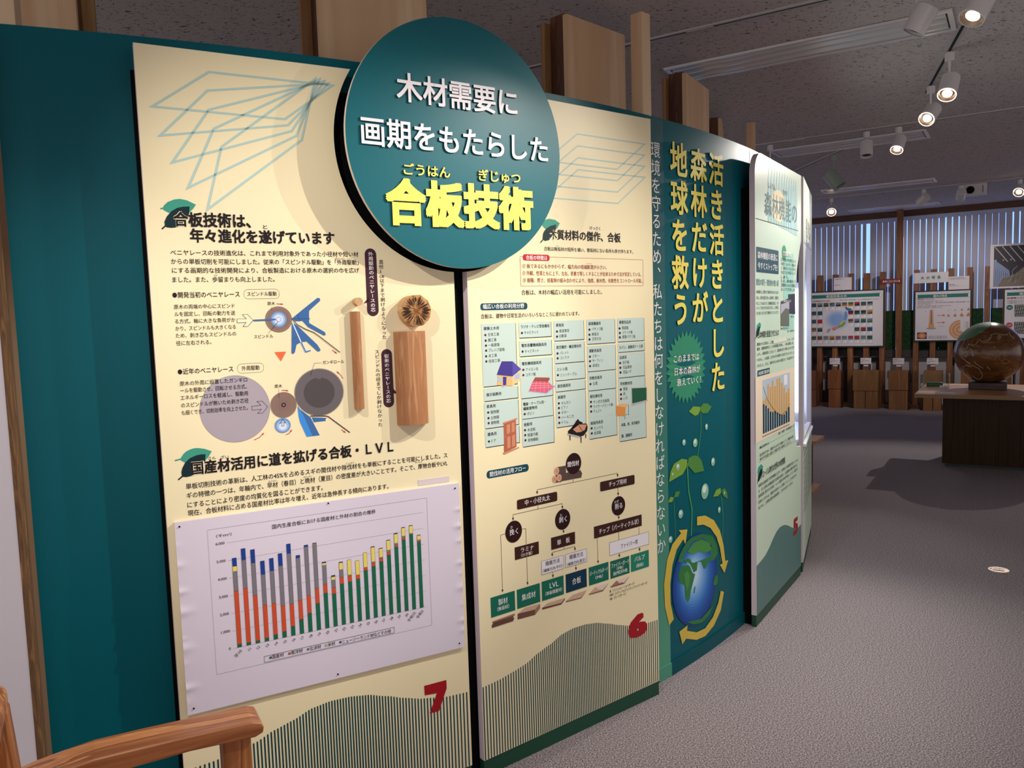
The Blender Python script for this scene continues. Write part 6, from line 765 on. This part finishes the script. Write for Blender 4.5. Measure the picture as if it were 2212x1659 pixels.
poster('small_card', 'white text card above the growth poster', -.7987, 1.676, -.5487, 1.858, .262, lambda p, W_, H_: (p.text('Tree growth and environment', 12, 190, H_ - 22, 10, 'ink', 2, .02), p.text('Trees grow taller and thicker with the seasons of each year,', 12, 235, H_ - 40, 7, 'ink', 2), p.text('樹木の成長', 14, 75, 72, 12, 'ink', 2, .01), p.text('日本の木の成長と四季の環境について', 14, 150, 52, 8, 'ink', 2)), frame=False, th=.008)
poster('red_sign', 'small dark red sign with white lettering on two posts', -1.6619, 1.798, -1.3795, 1.867, .262, lambda p, W_, H_: p.text('木のこといろいろ', 30, 255, H_/2, 34, 'white', 2, .02), frame=False, face=mat('sign_red', '#7d2018', .5), th=.008)
poster('title_sign', 'white sign with green lettering above the growth poster', -1.2299, 1.784, -.8001, 1.931, .262, lambda p, W_, H_: [p.text(c, 88 + 68*i, 130 + 68*i, H_/2, 44, 'leaf3', 2, .03) for i, c in enumerate('木の特長')], frame=False, th=.008)
names = ['スギ', 'ヒノキ', 'アカマツ', 'カラマツ', 'トドマツ']
lbs = ['white name card above the leftmost wood block beside board 5', 'white name card above the narrowest wood block', 'white name card above the widest wood block', 'white name card above the wood block left of the table', 'white name card behind the acrylic case on the table']
for k, (x0, z0, x1, z1) in enumerate(((-2.76, .627, -2.635, .724), (-2.350, .633, -2.205, .725), (-1.920, .639, -1.776, .729), (-1.487, .638, -1.341, .727), (-1.051, .641, -.908, .728))):
    poster('name_card', lbs[k], x0, z0, x1, z1, .262, (lambda nm_: lambda p, W_, H_: (p.text(nm_, 12, 65, H_ - 18, 15, 'ink', 2, .02), p.text('科名・属名の名前', 30, 110, H_ - 42, 10, 'ink', 2), p.text('産地 本州', 12, 48, H_ - 46, 10, 'ink', 2), p.text('用途', 12, 32, H_ - 64, 10, 'ink', 2)))(names[k]), frame=False, th=.008, group='name cards above the wood blocks')
tl = ['tiny white tag above the leftmost wood block beside board 5', 'tiny white tag just above the narrowest wood block', 'tiny white tag just above the widest wood block', 'tiny white tag above the block left of the table', 'tiny white tag above the block behind the acrylic case']
for k, (x0, z0, x1, z1) in enumerate(((-2.73, .598, -2.666, .617), (-2.302, .602, -2.238, .623), (-1.878, .605, -1.815, .626), (-1.443, .605, -1.375, .629), (-1.004, .609, -.944, .629))):
    t = far('name_tag', tl[k], 'tag', .262, 'tiny tags above the wood blocks'); MB().box(x0, x1, -.002, .009, z0, z1).build('tag_plate', whiteb, t)
blk = [wood('block_wood_%d' % i, a, c, d, sc=14, stretch=12, axis=2, rough=.6) for i, (a, c, d) in enumerate((('#7a4a30', '#8a5739', '#6b3f28'), ('#8c5026', '#9a5c30', '#7a4420'), ('#86592f', '#94683a', '#764d29'), ('#8c5c31', '#9a6a3c', '#7b4f2a'), ('#956638', '#a57644', '#84572f')))]
barkm = noisemat('bark', '#2b1a10', '#4a3222', 40, bump=.6)
def block(label, x0, x1, zs, z1, lx0, lx1, m, split, bk=0):
    t = far('wood_block', label, 'wood block', .46, 'wood species blocks standing along the rack')
    MB().box(x0, x1, -.012, .13, zs, z1).build('upper_block', m, t, bevel=.004)
    for a, c in ([(lx0, split - .004), (split + .004, lx1)] if split else [(lx0, lx1)]): MB().box(a, c, 0, .13, 0, zs - .001).build('lower_block', m, t, bevel=.003)
    if bk: MB().box(x1, x1 + .02, .0, .12, zs, z1 - .02).build('bark', barkm, t, bevel=.006); MB().box(lx1, lx1 + .022, .005, .12, 0, zs - .01).build('bark', barkm, t, bevel=.006)
    else: MB().box(lx0 - .03, lx0 - .001, .02, .12, 0, zs - .01).build('bark', barkm, t, bevel=.004)
block('reddish wood block half hidden at the edge of board 5', -2.78, -2.51, .27, .545, -2.78, -2.507, blk[0], -2.615)
block('narrowest wood block of the row, with dark bark sides', -2.339, -2.153, .28, .556, -2.328, -2.159, blk[1], 0, 1)
block('widest wood block of the row, two planks below', -1.992, -1.648, .262, .56, -1.982, -1.653, blk[2], -1.825)
block('wood block with rough bark on its right side, left of the table', -1.5225, -1.268, .284, .559, -1.513, -1.272, blk[3], 0, 1)
block('pale split wood block partly behind the table top', -1.071, -.842, .34, .5635, -1.0745, -.854, blk[4], -.955)
block('wood block hidden behind the left side of the wooden globe', -.62, -.45, .34, .557, -.62, -.45, blk[3], 0)
block('wood block hidden behind the right side of the wooden globe', -.20, -.034, .34, .563, -.20, -.034, blk[2], 0)

# ------------------------------------------------------------------ table with wooden globe
TB = thing('display_table', 'display table with pale wood top and dark striped base', 'table', (3.586, 6.965, 0), FAZ)
topw = wood('table_top_wood', '#b98355', '#c8925f', sc=6, stretch=14, axis=0, rough=.35)
MB().box(0, 2.2, 0, 1.09, .665, .70).build('table_top', topw, TB, bevel=.002)
MB().box(-.001, 2.201, -.002, -.0005, .666, .699).build('edge_band', mat('edge_band', '#8d7048', .5), TB)
dk = wood('dark_striped_veneer', '#120b07', '#26180e', '#3a2815', sc=60, stretch=80, axis=2, rough=.35)
MB().box(.20, 2.05, .35, .98, .03, .6645).build('base', dk, TB); dk.node_tree.nodes['Principled BSDF'].inputs['Specular IOR Level'].default_value = .15; MB().box(.24, 2.01, .39, .94, 0, .03).build('plinth', mat('plinth_green', '#2a3a34', .6), TB)
GL = thing('wooden_globe', 'large dark wooden globe with pale coastlines and a green cap on a block', 'globe', (4.395, 7.22, .7005), FAZ)
gw = wood('globe_wood', '#55361d', '#8c6238', '#6c4524', sc=9, stretch=7, axis=0, rough=.22, ring=6, dist=1.2)
gcen = Vector((4.395, 7.22, 1.03)); Rg = .281; ri = Matrix.Rotation(-math.radians(90 - FAZ), 3, 'Z')
def gl(d, k=1.0): return ri @ (Vector(d) * Rg * k) + Vector((0, 0, 1.03 - .7005))
mb = MB(); v = []; n1_, n2_ = 64, 32
for j in range(n2_ + 1):
    for i in range(n1_): a, c = 2*PI*i/n1_, PI*j/n2_; v.append((Rg*math.sin(c)*math.cos(a), Rg*math.sin(c)*math.sin(a), Rg*math.cos(c) + 1.03 - .7005))
mb.add(v, [(j*n1_ + i, (j+1)*n1_ + i, (j+1)*n1_ + (i+1) % n1_, j*n1_ + (i+1) % n1_) for j in range(n2_) for i in range(n1_)]); mb.build('ball', gw, GL, smooth=True)
axis = Vector((-.52, .05, .80)).normalized(); ca = axis.orthogonal().normalized(); cb_ = axis.cross(ca); v = [gl(axis, 1.004)]; f = []
for j in range(1, 9):
    for i in range(40): a, c = 2*PI*i/40, math.radians(33)*j/8; v.append(gl(axis*math.cos(c) + (ca*math.cos(a) + cb_*math.sin(a))*math.sin(c), 1.004))
f += [(0, 1 + i, 1 + (i+1) % 40) for i in range(40)]
for j in range(7): f += [(1 + j*40 + i, 1 + (j+1)*40 + i, 1 + (j+1)*40 + (i+1) % 40, 1 + j*40 + (i+1) % 40) for i in range(40)]
MB().add(v, f).build('green_cap', mat('cap_green', '#56785f', .6), GL, smooth=True)
mb = MB()
for pl_ in COAST:
    for a, c in zip(pl_, pl_[1:]): mb.cyl(gl(a, 1.003), gl(c, 1.003), .0014, n=5)
mb.build('coastlines', mat('coast_white', '#d8cfc2', .5), GL)
MB().box(-.15, .15, -.15, .15, 0, .062).build('stand', wood('stand_wood', '#38230f', '#5f4022', '#2b190b', sc=12, stretch=10, axis=0, rough=.4), GL, bevel=.003)
AX = thing('acrylic_case', 'clear acrylic case holding a green dish at the left end of the table', 'case', (3.874, 7.418, .7005), FAZ)
acr = mat('acrylic', '#f2f6f4', .03, trans=1)
mb = MB()
for x0, x1, y0, y1 in ((0, .235, 0, .004), (0, .235, .20, .204), (0, .004, .004, .20), (.231, .235, .004, .20)): mb.box(x0, x1, y0, y1, 0, .13)
mb.build('walls', acr, AX)
t = thing('green_dish', 'green bamboo dish lying in the acrylic case', 'dish', (3.955, 7.465, .7005), FAZ)
MB().cyl((.0, .03, .028), (.12, .03, .028), .026, .022, n=20).build('dish_body', mat('dish_green', '#3f6b4c', .5), t, smooth=False); MB().cyl((.12, .03, .028), (.135, .03, .028), .024, .019, n=20).build('dish_end', mat('dish_dark', '#25402e', .5), t)
for x0, x1, y0, y1, lb, P in ((0, .29, 0, .045, 'white paper strip along the front left edge of the table', (3.665, 7.06)), (0, .30, 0, .05, 'white paper strip behind the acrylic case', (4.14, 7.64)), (0, .12, 0, .04, 'small white paper right of the globe stand', (4.80, 7.30)), (0, .05, 0, .03, 'tiny white card inside the acrylic case', (4.03, 7.37))):
    t = thing('paper_strip', lb, 'paper', (P[0], P[1], .7003), FAZ); MB().box(x0, x1, y0, y1, 0, .004 if 'tiny' not in lb else .02).build('sheet', mat('paper_bright', '#e8e2e4', .6), t)

# ------------------------------------------------------------------ small floor things
t = thing('low_bench', 'low wooden bench peeking out behind the lit board', 'bench', (2.34, 6.25, 0), FAZ)
bw = wood('bench_wood', '#b0764a', '#c08656', sc=10, stretch=8, axis=0)
MB().box(-.7, .085, 0, .32, .405, .43).build('bench_top', bw, t); MB().box(-.68, .0, .02, .30, .02, .405).build('bench_body', mat('bench_dark', '#4a2a1b', .6), t); MB().box(-.7, .06, .0, .32, 0, .02).build('foot', bw, t)
t = thing('floor_outlet', 'oval beige metal outlet cover set in the carpet', 'floor outlet', (2.685, 4.277, .0005), FAZ)
om = mat('outlet_metal', '#b89a90', .35, .4)
MB().cyl((0, 0, 0), (0, 0, .006), .055, .051, n=40).build('cover', om, t); MB().box(-.027, .027, -.02, .02, .006, .0075).build('flap', mat('outlet_flap', '#a98d84', .4, .4), t)
MB().box(-.04, -.034, -.006, .006, .006, .0072).build('latch', blackm, t); mb = MB(); mb.box(-.027, .027, -.0215, -.020, .006, .008); mb.box(-.027, .027, .020, .0215, .006, .008); mb.box(.004, .0055, -.02, .02, .0075, .008); mb.build('groove', mat('groove_dark', '#4a3a36', .6), t)
bpy.data.objects.remove(FO)
